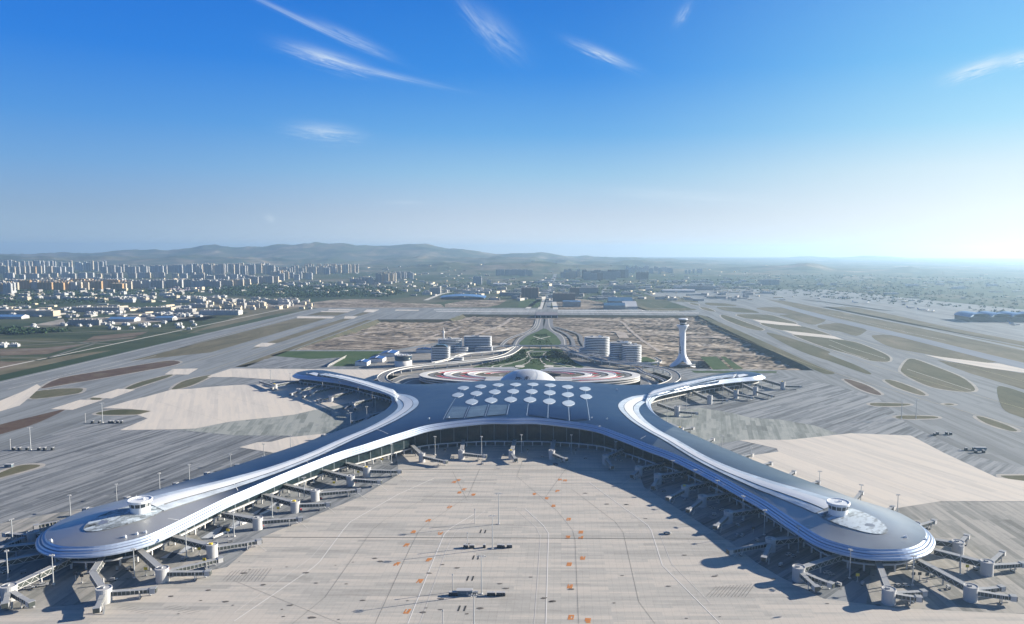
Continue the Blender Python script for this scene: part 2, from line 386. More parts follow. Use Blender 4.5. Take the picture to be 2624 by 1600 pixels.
def drape_track(P, w, name, m):
    Q = resample0([g(a, b, -8) for a, b in P], 12); mb = MB(); prev = None
    for k, p in enumerate(Q):
        d = Q[min(k + 1, len(Q) - 1)] - Q[max(k - 1, 0)]; d.z = 0; d.normalize(); n = Vector((-d.y, d.x, 0)) * w / 2; l, r = p + n, p - n
        zz = max(exc_z(l.x, l.y), exc_z(r.x, r.y), exc_z(p.x, p.y)) + .5; cur = ((l.x, l.y, zz), (r.x, r.y, zz))
        if prev: mb.quad(prev[0], prev[1], cur[1], cur[0])
        prev = cur
    tag(mb.build(name, m), kind='structure')
def resample0(L, step):
    out = []
    for a, b in zip(L, L[1:]):
        n = max(1, int((b - a).length / step)); out += [a.lerp(b, k / n) for k in range(n)]
    return out + [L[-1]]
M['track'] = grass('pale_dirt_track', (0.26, 0.22, 0.19), (0.38, 0.33, 0.29), (0.50, 0.45, 0.40), 0.03)
for P_, w_ in [([(800, 880), (900, 862), (1000, 846), (1100, 833), (1170, 822), (1220, 812)], 14), ([(1070, 884), (1120, 858), (1180, 838)], 12), ([(1590, 822), (1620, 850), (1650, 880), (1690, 905)], 10), ([(1655, 856), (1800, 862), (1900, 868)], 16),
               ([(1180, 878), (1240, 850), (1290, 832), (1310, 816)], 13), ([(860, 872), (960, 868), (1060, 872)], 8), ([(1480, 826), (1560, 832), (1680, 828), (1800, 836)], 9), ([(1700, 900), (1850, 905), (2000, 915)], 9), ([(1500, 842), (1590, 852), (1600, 870)], 30), ([(1740, 864), (1860, 868)], 26)]:
    drape_track(P_, w_, 'dirt_track', M['track'])
# paved airfield base: left runways and aprons, right runways and aprons, cross taxiway
Yc = 3000.0
AIR_L = [g(-900, 1240), g(-40, 1014), g(100, 959), g(340, 901), g(650, 828), g(853, 790), g(960, 789.5)]
left = [(-1400, -250), (-1100, 300), (-1062, 900), (-1055, 1400), (-1050, 2980), (-1040, 3160), (1290, 3160), (1500, 5200), (2600, 5200), (2600, -250)]
hole2 = RIMW
def off_y(x, y): return y
# outlines avoid the excavation by following its rim
rim_left = [(p.x, p.y) for p in (RIM[0], RIM[1], RIM[2], RIM[3])]
rim_right = [(p.x, p.y) for p in (RIM[4], RIM[5], RIM[6])]
pave = [(-1400, -250), (-1140, 300), (-1075, 900), (-1058, 1300), (-1050, 2990), (-1040, 3190), (560, 3190), (470, 4400), (1100, 4800), (1700, 4800), (2300, 1500), (2300, -250)]
sheet('apron_and_taxiways', [pave], 0.05, M['taxi'], px=False, holes=[[(p[0] , p[1]) for p in RIMW]])
Z1, Z2, Z3, Z4, Z5 = 0.10, 0.15, 0.20, 0.25, 0.30
# left grey apron
sheet('grey_apron', [[(-400, 1700), (-500, 1250), (-60, 1170), (120, 1118), (300, 1068), (470, 1018), (640, 968), (760, 950), (980, 960), (1250, 985), (1250, 1150), (1100, 1400), (600, 1700)]], Z1, M['asphalt_left'])
sheet('grey_apron', [[(1560, 1000), (1700, 945), (1960, 955), (2150, 990), (2250, 1020), (2330, 1090), (2500, 1170), (2800, 1240), (3000, 1700), (1300, 1700), (1500, 1200)]], Z1, M['asphalt_right'])
sheet('streaked_apron', [[(447, 1101), (500, 1099), (580, 1083), (600, 1080), (700, 1070), (755, 1063), (835, 1045), (1010, 1015), (1010, 1100), (880, 1120), (740, 1117), (723, 1117), (600, 1116)]], Z2, M['greygreen'])
sheet('streaked_apron', [[(1640, 1085), (1700, 1060), (1791, 1045), (1872, 1058), (1924, 1071), (2000, 1076), (2087, 1091), (2148, 1112), (2106, 1119), (2020, 1128), (1925, 1128), (1890, 1130), (1810, 1142), (1760, 1130)]], Z2, M['greygreen_r'])
sheet('corner_apron', [[(2250, 1314), (2311, 1301), (2413, 1285), (2700, 1287), (3000, 1700), (2200, 1700)]], Z2, M['corner'])
sheet('corner_apron', [[(-500, 1700), (-450, 1440), (60, 1330), (230, 1300), (420, 1300), (560, 1420), (300, 1620), (100, 1700)]], Z2, M['corner'])
sheet('light_apron', [[(-300, 1800), (-250, 1590), (0, 1568), (230, 1548), (390, 1492), (582, 1454), (670, 1378), (926, 1273), (1022, 1217), (1010, 1120), (1600, 1110), (1650, 1249), (1797, 1343), (1872, 1391), (1938, 1443), (2000, 1480), (2110, 1535), (2300, 1560), (2700, 1578), (2900, 1800)]], Z3, M['apron_light'])
sheet('cream_apron', [[(307, 1103), (378, 1073), (352, 1064), (388, 1054), (330, 1048), (262, 1047), (330, 1028), (372, 1018), (440, 999), (490, 997), (540, 992), (610, 987), (760, 985), (1000, 1000), (1000, 1015), (835, 1045), (755, 1063), (700, 1070), (600, 1080), (580, 1083), (500, 1099), (447, 1101)],
    [(545, 960), (592, 945), (740, 946), (985, 948), (1015, 952), (935, 985), (880, 985), (600, 967), (530, 967)],
    [(614, 1147), (660, 1134), (695, 1133), (735, 1122), (850, 1110), (850, 1140), (700, 1161)]], Z4, M['cream'])
sheet('cream_apron', [[(1895, 1129), (1930, 1127.5), (2020, 1128), (2106, 1119), (2180, 1111), (2334, 1117), (2418, 1161), (2553, 1224), (2750, 1250), (2750, 1285.6), (2413, 1285), (2311, 1301), (2240, 1316), (2050, 1300), (1800, 1180), (1770, 1164), (1925, 1168), (1995, 1158), (1990, 1150), (1960, 1143)]], Z4, M['cream'])
# pale concrete pads between the left runways, and the white edge of the cross taxiway
PADS = [[(303, 997), (347, 999), (285, 1022), (233, 1019)], [(205, 1025), (263, 1026), (186, 1051), (130, 1049)], [(443, 946), (508, 945), (482, 960.5), (422, 960)],
        [(671, 879), (708, 880), (684, 889), (650, 889)], [(884, 811), (917, 811), (906, 817), (881, 817)], [(763, 811), (859, 812), (851, 816.5), (760, 816)],
        [(844, 793), (912, 793.5), (903, 796.3), (839, 796)], [(824, 797.7), (899, 798.5), (890, 801), (822, 800)], [(940, 793.5), (973, 793.7), (956, 801), (931, 800)],
        [(1014, 794), (1075, 794.5), (1072, 796.8), (1012, 796.5)],
        [(-10, 1032), (60, 1003), (95, 985), (105, 992), (75, 1020), (50, 1040), (-10, 1058)]]
sheet('pale_concrete_pads', PADS, Z4, M['cream'])
lines('taxiway_edge_stripes', [[(1118, 798.3), (1371, 799.8)], [(1112, 794.5), (1372, 795.5)], [(1429, 800), (1790, 802.6)], [(1429, 796.2), (1740, 797.6)]], 16, Z4, M['white_paint'])
# grass islands
def Z1b(P): return [(x * .466, 900 + y * .466) for x, y in P]
def Z5b(P): return [(1700 + x / 4.694, 640 + y / 4.694) for x, y in P]
def Z6b(P): return [(2124 + x / 4.694, 640 + y / 4.694) for x, y in P]
def Z4b(P): return [(1924 + x * .466, 900 + y * .466) for x, y in P]
red = [Z1b([(230, 200), (330, 150), (560, 110), (800, 72), (930, 53), (990, 60), (960, 76), (850, 98), (700, 125), (500, 160), (350, 185), (250, 203)]),
       Z4b([(515, 160), (540, 157), (640, 190), (715, 235), (690, 240), (600, 210)]), Z1b([(-60, 420), (0, 405), (100, 380), (330, 325), (345, 331), (200, 398), (60, 442), (-60, 470)])]
green = [Z1b([(160, 240), (200, 222), (300, 210), (440, 205), (455, 215), (430, 232), (330, 248), (200, 262), (165, 258)]),
         Z1b([(690, 207), (760, 175), (900, 137), (950, 130), (920, 146), (800, 185), (720, 210)]),
         Z1b([(945, 208), (1000, 170), (1100, 142), (1170, 132), (1130, 154), (1050, 190), (970, 210)]),
         Z1b([(495, 263), (515, 256), (545, 256), (560, 262), (545, 269), (510, 270)]), Z1b([(775, 264), (800, 257), (980, 258), (1010, 264), (970, 272), (800, 274)]),
         Z1b([(525, 345), (600, 326), (700, 321), (810, 328), (830, 336), (780, 348), (600, 352)]), Z1b([(-60, 690), (0, 670), (100, 632), (200, 625), (215, 636), (120, 665), (0, 697), (-60, 715)]),
         Z5b([(470, 792), (640, 860), (1100, 1060), (1500, 1240), (1900, 1420), (2060, 1482), (1990, 1502), (1840, 1458), (1310, 1220), (900, 1032), (440, 812)]),
         Z5b([(690, 790), (760, 795), (1000, 880), (1190, 950), (1190, 972), (1120, 970), (950, 925), (740, 840)]), Z5b([(315, 640), (400, 652), (430, 672), (350, 662)]),
         Z5b([(445, 692), (540, 705), (620, 745), (530, 735), (470, 715)]), Z5b([(890, 780), (1250, 785), (1400, 820), (1600, 885), (1500, 893), (1100, 840), (960, 820)]),
         Z5b([(1180, 880), (1350, 885), (1700, 930), (2000, 1025), (1900, 1020), (1500, 985), (1230, 920)]),
         Z5b([(1560, 1020), (1800, 1030)]) + Z6b([(0, 1065), (300, 1110), (500, 1180), (680, 1260), (735, 1310), (700, 1350), (500, 1335), (300, 1270), (0, 1190), (-280, 1090)]),
         Z5b([(1240, 1010), (1400, 1030), (1700, 1120), (2000, 1230)]) + Z6b([(0, 1262), (300, 1380), (500, 1482), (440, 1492), (0, 1340), (-350, 1220)]),
         Z4b([(825, 100), (860, 50), (900, 45), (1000, 80), (1150, 140), (1220, 190), (1227, 220), (1150, 223), (1000, 200), (880, 150), (835, 120)]),
         Z4b([(735, 160), (790, 165), (900, 205), (960, 238), (930, 242), (800, 200)]), Z4b([(655, 290), (700, 286), (860, 290), (870, 297), (800, 304), (680, 302)]),
         Z4b([(795, 363), (850, 355), (1010, 360), (1025, 369), (950, 373), (830, 373)]), Z4b([(1060, 292), (1090, 289), (1120, 293), (1095, 298)]),
         Z4b([(1240, 362), (1280, 365), (1400, 405), (1465, 438), (1420, 438), (1300, 400)]), Z4b([(1375, 690), (1440, 685), (1700, 690), (1700, 740), (1500, 722)]),
         Z4b([(1355, 200), (1400, 198), (1502, 230), (1800, 330), (1800, 480), (1502, 370), (1400, 330), (1365, 270)]),
         Z5b([(500, 640), (640, 642), (800, 655), (870, 680), (560, 672)]), Z5b([(645, 690), (900, 700), (1040, 720), (1150, 758), (1080, 762), (900, 755), (720, 730)]),
         [(1610, 762), (1700, 760), (1740, 762), (1790, 775), (1640, 768)], [(1575, 765), (1610, 762), (1664, 790), (1760, 790), (1780, 795), (1655, 797)]]
GR_LONG = [Z5b([(1120, 700), (1500, 700), (1720, 772), (1500, 777), (1250, 742)]), Z5b([(1400, 785), (1800, 780), (1960, 840), (1830, 903), (1700, 882), (1500, 822)]),
           Z6b([(-130, 910), (0, 893), (100, 885), (300, 900), (440, 960), (440, 985), (330, 1040), (150, 990), (-100, 950)]),
           Z6b([(515, 1045), (560, 1030), (740, 1030), (1100, 1110), (1700, 1262), (2050, 1335), (1900, 1362), (1600, 1342), (1200, 1262), (800, 1190), (600, 1110)])]
def grow(P, d):
    q = [g(*p) for p in P]; n = len(q); ar = sum(q[k].x * q[(k + 1) % n].y - q[(k + 1) % n].x * q[k].y for k in range(n)); s = 1 if ar > 0 else -1; out = []
    for k in range(n):
        t = (q[(k + 1) % n] - q[k - 1]); t.z = 0; t.normalize(); out.append((q[k].x + s * t.y * d, q[k].y - s * t.x * d))
    return out
M['shoulder'] = concrete('island_shoulder', (0.30, 0.29, 0.27), 0.2, 0, 30, 6)
for k_isl, P_ in enumerate(red[:2] + green[:7] + green[15:22] + green[8:14]):
    sheet('island_shoulder', [grow(sm(P_, 3), 5.5)], 0.16 + 0.004 * (k_isl % 7), M['shoulder'], px=False)
sheet('scrub_islands', [sm(p, 3) for p in red], Z3, M['grass_red'])
sheet('grass_islands', [sm(p, 3) for p in green], Z3, M['grass_green'])
sheet('dry_grass_strips', [sm(p, 3) for p in GR_LONG] + [
    # strips beyond the right runway
    Z5b([(1240, 600), (1520, 622)]) + Z6b([(-100, 700), (2400, 1182), (2400, 1375), (0, 800), (-330, 720)]),
    Z6b([(-130, 690), (300, 690), (800, 790), (1500, 950), (2400, 1120), (2400, 1170), (0, 690)]),
    Z6b([(1300, 1330), (1700, 1385), (2400, 1500), (2400, 1700), (1700, 1490), (1450, 1400)])], Z2, M['grass_dry'])
lines('runway', [Z5b([(1470, 690)]) + Z6b([(0, 832), (1000, 1062), (2347, 1400), (3400, 1665)])], 52, Z4, M['runway'])
lines('service_road', [Z6b([(-600, 600), (0, 712), (1000, 915), (2400, 1215)]), Z6b([(-300, 600), (700, 735), (1400, 870), (2400, 1075)])], 24, Z3, M['taxi'])
sheet('pale_concrete_pads', [Z5b([(1070, 842), (1250, 855), (1600, 897), (1670, 925), (1400, 907), (1180, 882)]), Z5b([(1430, 970), (1700, 1000), (2050, 1042), (2180, 1090), (1900, 1056), (1580, 1024)]),
    Z6b([(1150, 1265), (1500, 1312), (1900, 1362), (2050, 1372), (2500, 1470), (2500, 1500), (1900, 1424), (1400, 1332)]), Z5b([(700, 576), (900, 578), (1030, 598), (880, 590)])], Z4, M['cream'])
# islands between the left runways, in straight strips along the runways
def strip(xa, xb, ya, yb): return [(xa, ya), (xb, ya), (xb, yb), (xa, yb)]
sheet('grass_strips', [strip(-790, -758, 1990, 2700), strip(-965, -850, 1830, 2680), strip(-965, -850, 2790, 2960), strip(-792, -760, 2790, 2940), strip(-694, -672, 1560, 2620),
                       [(-965, 1640), (-850, 1780), (-850, 1830), (-965, 1830)], [(-790, 1990), (-758, 1990), (-775, 1830)], [(-694, 1560), (-600, 1560), (-672, 1640)]], Z3, M['grass_dry'], px=False)
sheet('verge', [[(-1330, -200), (-1200, 300), (-1130, 900), (-1110, 1300), (-1100, 3160), (-1400, 3160), (-1400, 900)]], Z1, M['grass_dry'], px=False)
lines('perimeter_road', [[(-1235, 500), (-1180, 1200), (-1165, 3100)]], 7, Z3, M['path'], px=False)
sheet('crop_fields', [[(-60, 970), (0, 930), (380, 888), (460, 862), (640, 800), (600, 802), (300, 838), (-60, 850)]], Z2, grass('crop_green', (0.018, 0.032, 0.014), (0.045, 0.062, 0.028), (0.12, 0.115, 0.07), 0.01, 0, (0.25, 1, 1)))
lines('drain_channels', [[(0, 858), (200, 852), (380, 846)], [(0, 900), (140, 893), (330, 866)], [(0, 888), (250, 876)], [(0, 872), (150, 877), (290, 882)], [(0, 915), (120, 918), (240, 882)], [(460, 893), (760, 806)]], 9, Z3, M['seam'])
# painted guide lines and joints on the central apron
def Q2(P): return [(600 + x * .466, 900 + y * .466) for x, y in P]
def Q3(P): return [(1250 + x * .466, 900 + y * .466) for x, y in P]
wl = [Q2([(0, 1487), (290, 1290), (430, 1195), (470, 1160), (600, 985), (640, 940), (900, 790), (1100, 700)]), Q2([(955, 1502), (1080, 1190), (1155, 1010), (1190, 975), (1325, 895)]),
      Q3([(320, 1502), (330, 1130), (335, 1005), (305, 960), (205, 868)]), Q3([(1280, 1502), (960, 1180), (900, 990), (880, 960), (560, 725)]), Q3([(255, 1502), (290, 1020), (265, 970), (150, 865)]),
      Q2([(1020, 1502), (1165, 1100), (1215, 1000), (1380, 880)])]
lines('guide_line_markings', wl[:4], 0.75, Z5, M['line_paint'])
lines('guide_line_markings', wl[4:] + [Q2([(0, 1440), (240, 1270), (420, 1140), (525, 1020)]), Q3([(1230, 1395), (1010, 1170), (940, 990)])], 0.3, Z5, M['line_paint'])
dl = [Q2([(320, 1502), (500, 1355), (560, 1270), (760, 985), (820, 935), (1130, 770)]), Q2([(775, 1502), (960, 1100), (1010, 1000), (1050, 960), (1180, 870), (1285, 800), (1350, 650)]),
      Q3([(500, 1502), (480, 1040), (465, 985), (380, 880), (160, 690), (190, 610)]), Q3([(920, 1502), (830, 1380), (745, 1000), (700, 940), (460, 760)]), Q3([(250, 800), (320, 800), (450, 620)]),
      Q2([(0, 1265), (590, 1502)]), Q2([(1280, 820), (1210, 680), (1200, 660)]),
      Z4b([(0, 483), (400, 600), (720, 710), (1050, 825), (1240, 950), (1500, 1130)]), Z4b([(350, 412), (390, 472), (800, 590), (1502, 800)]), Z4b([(-5, 370), (12, 482)]),
      Z1b([(850, 272), (1240, 390), (1190, 446)]), Z1b([(1090, 212), (1502, 315)])]
lines('dark_joints', dl, 0.2, Z5, M['seam'])
lines('drainage_slots', [[(668, 1377.6), (1300, 1379.6), (1880, 1383)], [(1020, 1204), (1600, 1206), (1640, 1206)]], 1.1, Z5, M['seam'])
# orange stand blocks
mb = MB(); rnd = random.Random(4)
OR = Q2([(1233, 711), (1210, 722), (1265, 762), (1240, 779), (1315, 791), (1185, 859), (1068, 933), (988, 995), (1133, 1003), (948, 1068), (895, 1172), (1072, 1149), (1022, 1266), (952, 1433)]) + \
     Q3([(398, 708), (425, 713), (383, 771), (257, 788), (325, 811), (362, 852), (445, 926), (512, 997), (440, 1025), (512, 1027), (522, 1140), (448, 1174), (452, 1296), (458, 1466), (550, 1484)])
for p in OR:
    c = g(*p)
    for r in range(3):
        for k in range(4):
            if rnd.random() < .12: continue
            x = c.x + (k - 1.5) * 1.0 + (r - 1) * 0.3; y = c.y + (r - 1) * 2.3
            mb.quad((x - .42, y - 1.0, Z5), (x + .42, y - 1.0, Z5), (x + .42, y + 1.0, Z5), (x - .42, y + 1.0, Z5))
tag(mb.build('stand_number_markings', M['orange_paint']), kind='structure')
mb = MB()
for c in [Q2([(1355, 993), (1380, 994)]), Q2([(1315, 1137), (1342, 1137)]), Q2([(1283, 1252), (1311, 1252)]), Q2([(1236, 1417), (1268, 1417)])]:
    for p in c:
        q = g(*p); mb.quad((q.x - .6, q.y - 4, Z5), (q.x + .6, q.y - 4, Z5), (q.x + .9, q.y + 4, Z5), (q.x - .3, q.y + 4, Z5))
tag(mb.build('tyre_marks', mat('rubber_black', (0.03, 0.03, 0.03), 0.9)), kind='structure')

M['centre_line'] = mat('faded_yellow_line', (0.42, 0.36, 0.20), 0.8)
lines('taxiway_centre_lines', [[(-817, 1500), (-817, 3050)], [(-728, 1500), (-728, 3050)]], 0.9, Z5, M['centre_line'], px=False)
lines('runway_edge_lines', [[(-1044, 900), (-1044, 3100)], [(-984, 1300), (-984, 3100)]], 1.2, Z5, M['line_paint'], px=False)
lines('taxiway_centre_lines', [[(1664, 778), (1760, 812), (1900, 868), (2060, 930), (2300, 1005), (2700, 1120)], [(1750, 770), (1880, 812), (2050, 872), (2200, 925), (2420, 990), (2700, 1070)], [(1850, 775), (2050, 828), (2250, 885), (2500, 945), (2700, 1000)]], 0.9, Z5, M['centre_line'], smooth=4)
lines('drainage_lines', [Z6b([(0, 1085), (250, 1180), (680, 1310)]), Z6b([(0, 1150), (200, 1230), (480, 1320)]), Z6b([(0, 780), (1000, 1010), (1400, 1090)]), Z4b([(860, 100), (1210, 215)]), [(250, 950), (400, 912)], [(120, 1000), (190, 990)]], 1.6, Z5, M['path'])

M['hedge'] = grass('hedge_rows', (0.012, 0.02, 0.01), (0.025, 0.04, 0.018), (0.05, 0.06, 0.03), 0.03)
lines('field_hedges', [[(0, 838), (240, 832), (420, 826)], [(60, 884), (300, 868), (420, 852)], [(0, 866), (120, 863), (300, 855)], [(0, 922), (100, 924), (200, 905)], [(160, 800), (180, 840)], [(300, 795), (280, 845)]], 14, Z4, M['hedge'])
sheet('fallow_fields', [[(0, 895), (110, 892), (230, 880), (120, 908), (0, 912)], [(240, 862), (380, 850), (340, 868), (210, 878)], [(-20, 925), (60, 930), (0, 950), (-60, 955)]], 0.19, grass('fallow_soil', (0.09, 0.07, 0.05), (0.14, 0.11, 0.085), (0.20, 0.17, 0.13), 0.02))
# ------------------------------------------------------------------ terminal
XA = -61.0
def roof_sheen_tint(m):  # paints reflected light into the roof colour: pale tips, greyer right pier
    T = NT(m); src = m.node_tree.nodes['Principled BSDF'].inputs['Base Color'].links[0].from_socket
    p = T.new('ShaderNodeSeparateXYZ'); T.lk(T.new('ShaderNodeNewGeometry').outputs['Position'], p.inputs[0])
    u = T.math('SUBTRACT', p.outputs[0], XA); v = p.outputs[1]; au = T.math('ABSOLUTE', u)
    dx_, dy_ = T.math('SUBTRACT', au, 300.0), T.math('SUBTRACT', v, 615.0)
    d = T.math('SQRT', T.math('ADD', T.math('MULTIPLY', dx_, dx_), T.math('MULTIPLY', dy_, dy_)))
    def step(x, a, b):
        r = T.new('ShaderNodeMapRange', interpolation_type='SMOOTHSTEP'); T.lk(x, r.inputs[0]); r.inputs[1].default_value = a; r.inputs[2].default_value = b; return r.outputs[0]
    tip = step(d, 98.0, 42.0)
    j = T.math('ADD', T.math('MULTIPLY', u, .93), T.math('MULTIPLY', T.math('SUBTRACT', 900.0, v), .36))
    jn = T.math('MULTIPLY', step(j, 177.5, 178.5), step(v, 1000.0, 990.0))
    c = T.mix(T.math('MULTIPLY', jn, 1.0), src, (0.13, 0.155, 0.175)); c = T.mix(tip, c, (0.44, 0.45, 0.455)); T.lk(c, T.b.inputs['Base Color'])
def metal_roof(name, base, rough, ang=0.0, seam=2.4, metal=0.85):
    m = mat(name, base, rough, metal); T = NT(m)
    n = T.noise(T.pos(0), 0.035, 8, 0.72); v = T.pos(-ang)
    b = T.brick(v, 48.0, seam, 0.10, (0.92, 0.92, 0.92), (1.05, 1.05, 1.05), (0.6, 0.6, 0.62))
    col = T.mix(1.0, T.ramp(n, [(0.3, tuple(x * .72 for x in base)), (0.7, tuple(min(x * 1.25, 1) for x in base))]), b, 'MULTIPLY')
    T.lk(col, T.b.inputs['Base Color'])
    T.lk(T.math('ADD', T.math('MULTIPLY', n, 0.22), rough - 0.11), T.b.inputs['Roughness']); return m
M['roof'] = metal_roof('standing_seam_roof', (0.024, 0.055, 0.115), 0.38, 0.0, 2.4, 0.6)
M['roof_l'] = metal_roof('standing_seam_roof_pale', (0.24, 0.32, 0.36), 0.5)
M['roof_d'] = metal_roof('standing_seam_roof_dark', (0.022, 0.038, 0.09), 0.34)
M['white_metal'] = mat('white_coated_metal', (0.70, 0.72, 0.74), 0.38, 0.0)
M['fascia'] = mat('fascia_metal', (0.52, 0.60, 0.72), 0.3, 0.35)
M['pale_glass_roof'] = metal_roof('translucent_roof_strip', (0.60, 0.66, 0.70), 0.35, 0, 3.0, 0.2)
roof_sheen_tint(M['roof'])
M['fascia_grey'] = mat('fascia_groove', (0.15, 0.18, 0.26), 0.4)
M['roof_tip'] = metal_roof('roof_tip_painted_sheen', (0.42, 0.44, 0.46), 0.30, 0.5, 2.0, 0.9)  # paler copy of the roof metal, sheen put into the colour
M['roof_mid'] = metal_roof('standing_seam_roof_grey', (0.19, 0.215, 0.235), 0.38)  # greyer copy for the right pier, reflection put into the colour
M['soffit'] = mat('soffit', (0.5, 0.52, 0.54), 0.6)
M['concrete_white'] = mat('white_concrete', (0.62, 0.61, 0.59), 0.7)
M['dark_wall'] = mat('dark_ground_floor', (0.09, 0.095, 0.10), 0.7)  # one even dark wall colour
def glass_mat(name, major, minor, base=(0.008, 0.016, 0.02), fin=(0.13, 0.16, 0.18), hgt=3.4):
    m = mat(name, base, 0.12, 0, 0.25); T = NT(m)
    v = T.pos(uv=True)
    a = T.brick(v, minor, hgt, 0.09, (0.35, 0.35, 0.35), (1, 1, 1), (0, 0, 0), off=0.0)
    mk = T.brick(v, minor, 1000, 0.13, (0, 0, 0), (0, 0, 0), (1, 1, 1), off=0.0)
    mj = T.brick(v, major, 1000, 0.45, (0, 0, 0), (0, 0, 0), (1, 1, 1), off=0.0)
    n = T.noise(T.pos(uv=True, sc=(0.05, 0.16, 1)), 1.0, 6, 0.7)
    col = T.mix(a, tuple(x * 0.5 for x in base), tuple(x * 1.9 for x in base))
    col = T.mix(T.ramp(n, [(0.5, (0, 0, 0)), (0.66, (.8, .8, .8))]), col, (0.022, 0.036, 0.034))
    col = T.mix(T.math('MULTIPLY', mk, 0.55), col, tuple(x * 0.5 for x in fin)); col = T.mix(mj, col, fin)
    T.lk(col, T.b.inputs['Base Color'])
    rr = T.math('ADD', T.math('MULTIPLY', mj, 0.4), 0.12); T.lk(rr, T.b.inputs['Roughness'])
    return m
M['curtain'] = glass_mat('curtain_wall_glass', 17.0, 2.1)
T3 = empty('terminal_building', (XA, 900, 0))
tag(T3, 'huge X-shaped airport terminal with dark blue metal roof, white rim and rounded pier tips', 'terminal')
def par(o):
    o.parent = T3; o.matrix_parent_inverse = Matrix.Translation((-XA, -900, 0)); return o
EDGE = [(1311, 1083, 33.5), (1390, 1084, 33), (1511, 1100, 29), (1576, 1121, 26), (1655, 1152, 23.5), (1716, 1175, 22), (1809, 1221, 20), (1902, 1273, 18.5), (1949, 1300, 18), (2017, 1347, 17.5), (2087, 1392, 17),
        (2157, 1416, 16.5), (2227, 1429, 16), (2297, 1431, 16), (2343, 1427, 16), (2381, 1413, 16), (2397, 1390, 16), (2390, 1371, 16), (2367, 1350, 16), (2320, 1324, 16), (2269, 1306, 16.5),
        (2204, 1286, 17), (2110, 1251, 17.5), (2017, 1216, 18), (1924, 1179, 18.5), (1856, 1151, 19), (1786, 1120, 19.5), (1739, 1098, 20), (1707, 1080, 20), (1679, 1059, 20), (1668, 1040, 20),
        (1672, 1026, 19.5), (1693, 1012, 19), (1763, 997, 18), (1832, 984, 17), (1902, 976, 16.5), (1945, 972, 16), (1962, 966, 16), (1947, 960.5, 16), (1924, 956.8, 16), (1902, 956, 16), (1870, 958, 16.5),
        (1809, 969, 18), (1762, 978, 19), (1716, 985.5, 20), (1669, 990, 21), (1600, 991, 23), (1530, 987, 26), (1436, 980.5, 28.5), (1361, 978, 29)]
half = []
for x, y, z in EDGE:
    p = g(x, y, z); half.append(Vector((p.x - XA, p.y, z)))
half[0].x = 0; half[-1].x = 0
loop = half + [Vector((-p.x, p.y, p.z)) for p in reversed(half[1:-1])]
loop = smooth_path(loop, 8, True)
# even spacing
def resample(L, step, closed=True):
    L = list(L) + ([L[0]] if closed else []); d = [0.0]
    for a, b in zip(L, L[1:]): d.append(d[-1] + (b.xy - a.xy).length)
    n = max(2, int(d[-1] / step)); out = []; j = 0
    for k in range(n if closed else n + 1):
        s = d[-1] * k / n
        while j < len(d) - 2 and d[j + 1] < s: j += 1
        t = (s - d[j]) / max(d[j + 1] - d[j], 1e-9); out.append(L[j].lerp(L[j + 1], t))
    return out
loop = resample(loop, 4.5)
def normals(L, closed=True):
    n = len(L); out = []
    for k in range(n):
        a, b = (L[k - 1], L[(k + 1) % n]) if closed else (L[max(k - 1, 0)], L[min(k + 1, n - 1)])
        d = (b.xy - a.xy).normalized(); out.append(Vector((d.y, -d.x)))
    return out
ar = sum(a.x * b.y - b.x * a.y for a, b in zip(loop, loop[1:] + loop[:1]))
if ar < 0: loop.reverse()
nrm = normals(loop)          # pointing outwards (counter-clockwise loop)
def offs(o, dz=0.0): return [Vector((p.x + n.x * o, p.y + n.y * o, p.z + dz)) for p, n in zip(loop, nrm)]
L0 = offs(-7.0, 4.2); L1 = offs(-13.0, 4.2)
def inside(px, py, poly):
    xs = np.array([p.x for p in poly]); ys = np.array([p.y for p in poly]); x2 = np.roll(xs, -1); y2 = np.roll(ys, -1)
    c = np.zeros(len(px), bool)
    for k in range(len(xs)):
        cond = (ys[k] > py) != (y2[k] > py)
        if not cond.any(): continue
        c ^= cond & (px < (x2[k] - xs[k]) * (py - ys[k]) / (y2[k] - ys[k] + 1e-12) + xs[k])
    return c
gs = 7.0; gx, gy = np.meshgrid(np.arange(-440, 440, gs), np.arange(540, 1420, gs * .866)); gx = gx + (np.arange(gx.shape[0]) % 2)[:, None] * gs / 2
px_, py_ = gx.ravel(), gy.ravel(); Lin = offs(-17.0)
ok = inside(px_, py_, Lin); px_, py_ = px_[ok], py_[ok]
co = [p.xy for p in L0] + [p.xy for p in L1] + [Vector((a, b)) for a, b in zip(px_, py_)]
n0 = len(L0); edges = [(k, (k + 1) % n0) for k in range(n0)] + [(n0 + k, n0 + (k + 1) % n0) for k in range(n0)]
V2, E2, F2, ov, oe, of_ = delaunay_2d_cdt(co, edges, [], 1, 1e-4)
xy = np.array([(v.x, v.y) for v in V2]); nV = len(xy)
zb = np.full(nV, np.nan)
for k in range(nV):
    for s in ov[k]:
        if s < n0: zb[k] = L0[s].z
fixd = ~np.isnan(zb); E = np.array([(a, b) for f in F2 for a, b in ((f[0], f[1]), (f[1], f[2]), (f[2], f[0]))]); E = np.unique(np.sort(E, 1), axis=0)
ln = np.hypot(*(xy[E[:, 0]] - xy[E[:, 1]]).T); wgt = 1 / np.maximum(ln, 1.5) ** 2
I = np.concatenate([E[:, 0], E[:, 1]]); J = np.concatenate([E[:, 1], E[:, 0]]); Wg = np.concatenate([wgt, wgt]); deg = np.bincount(I, Wg, nV); ncnt = np.bincount(I, minlength=nV)
cen = np.clip(1.35 - np.hypot(xy[:, 0] / 230, (xy[:, 1] - 1070) / 200), 0, 1); IL = 1.0 / (800.0 + 4200.0 * cen); zz = np.where(fixd, zb, 25.0); ph = np.zeros(nV)
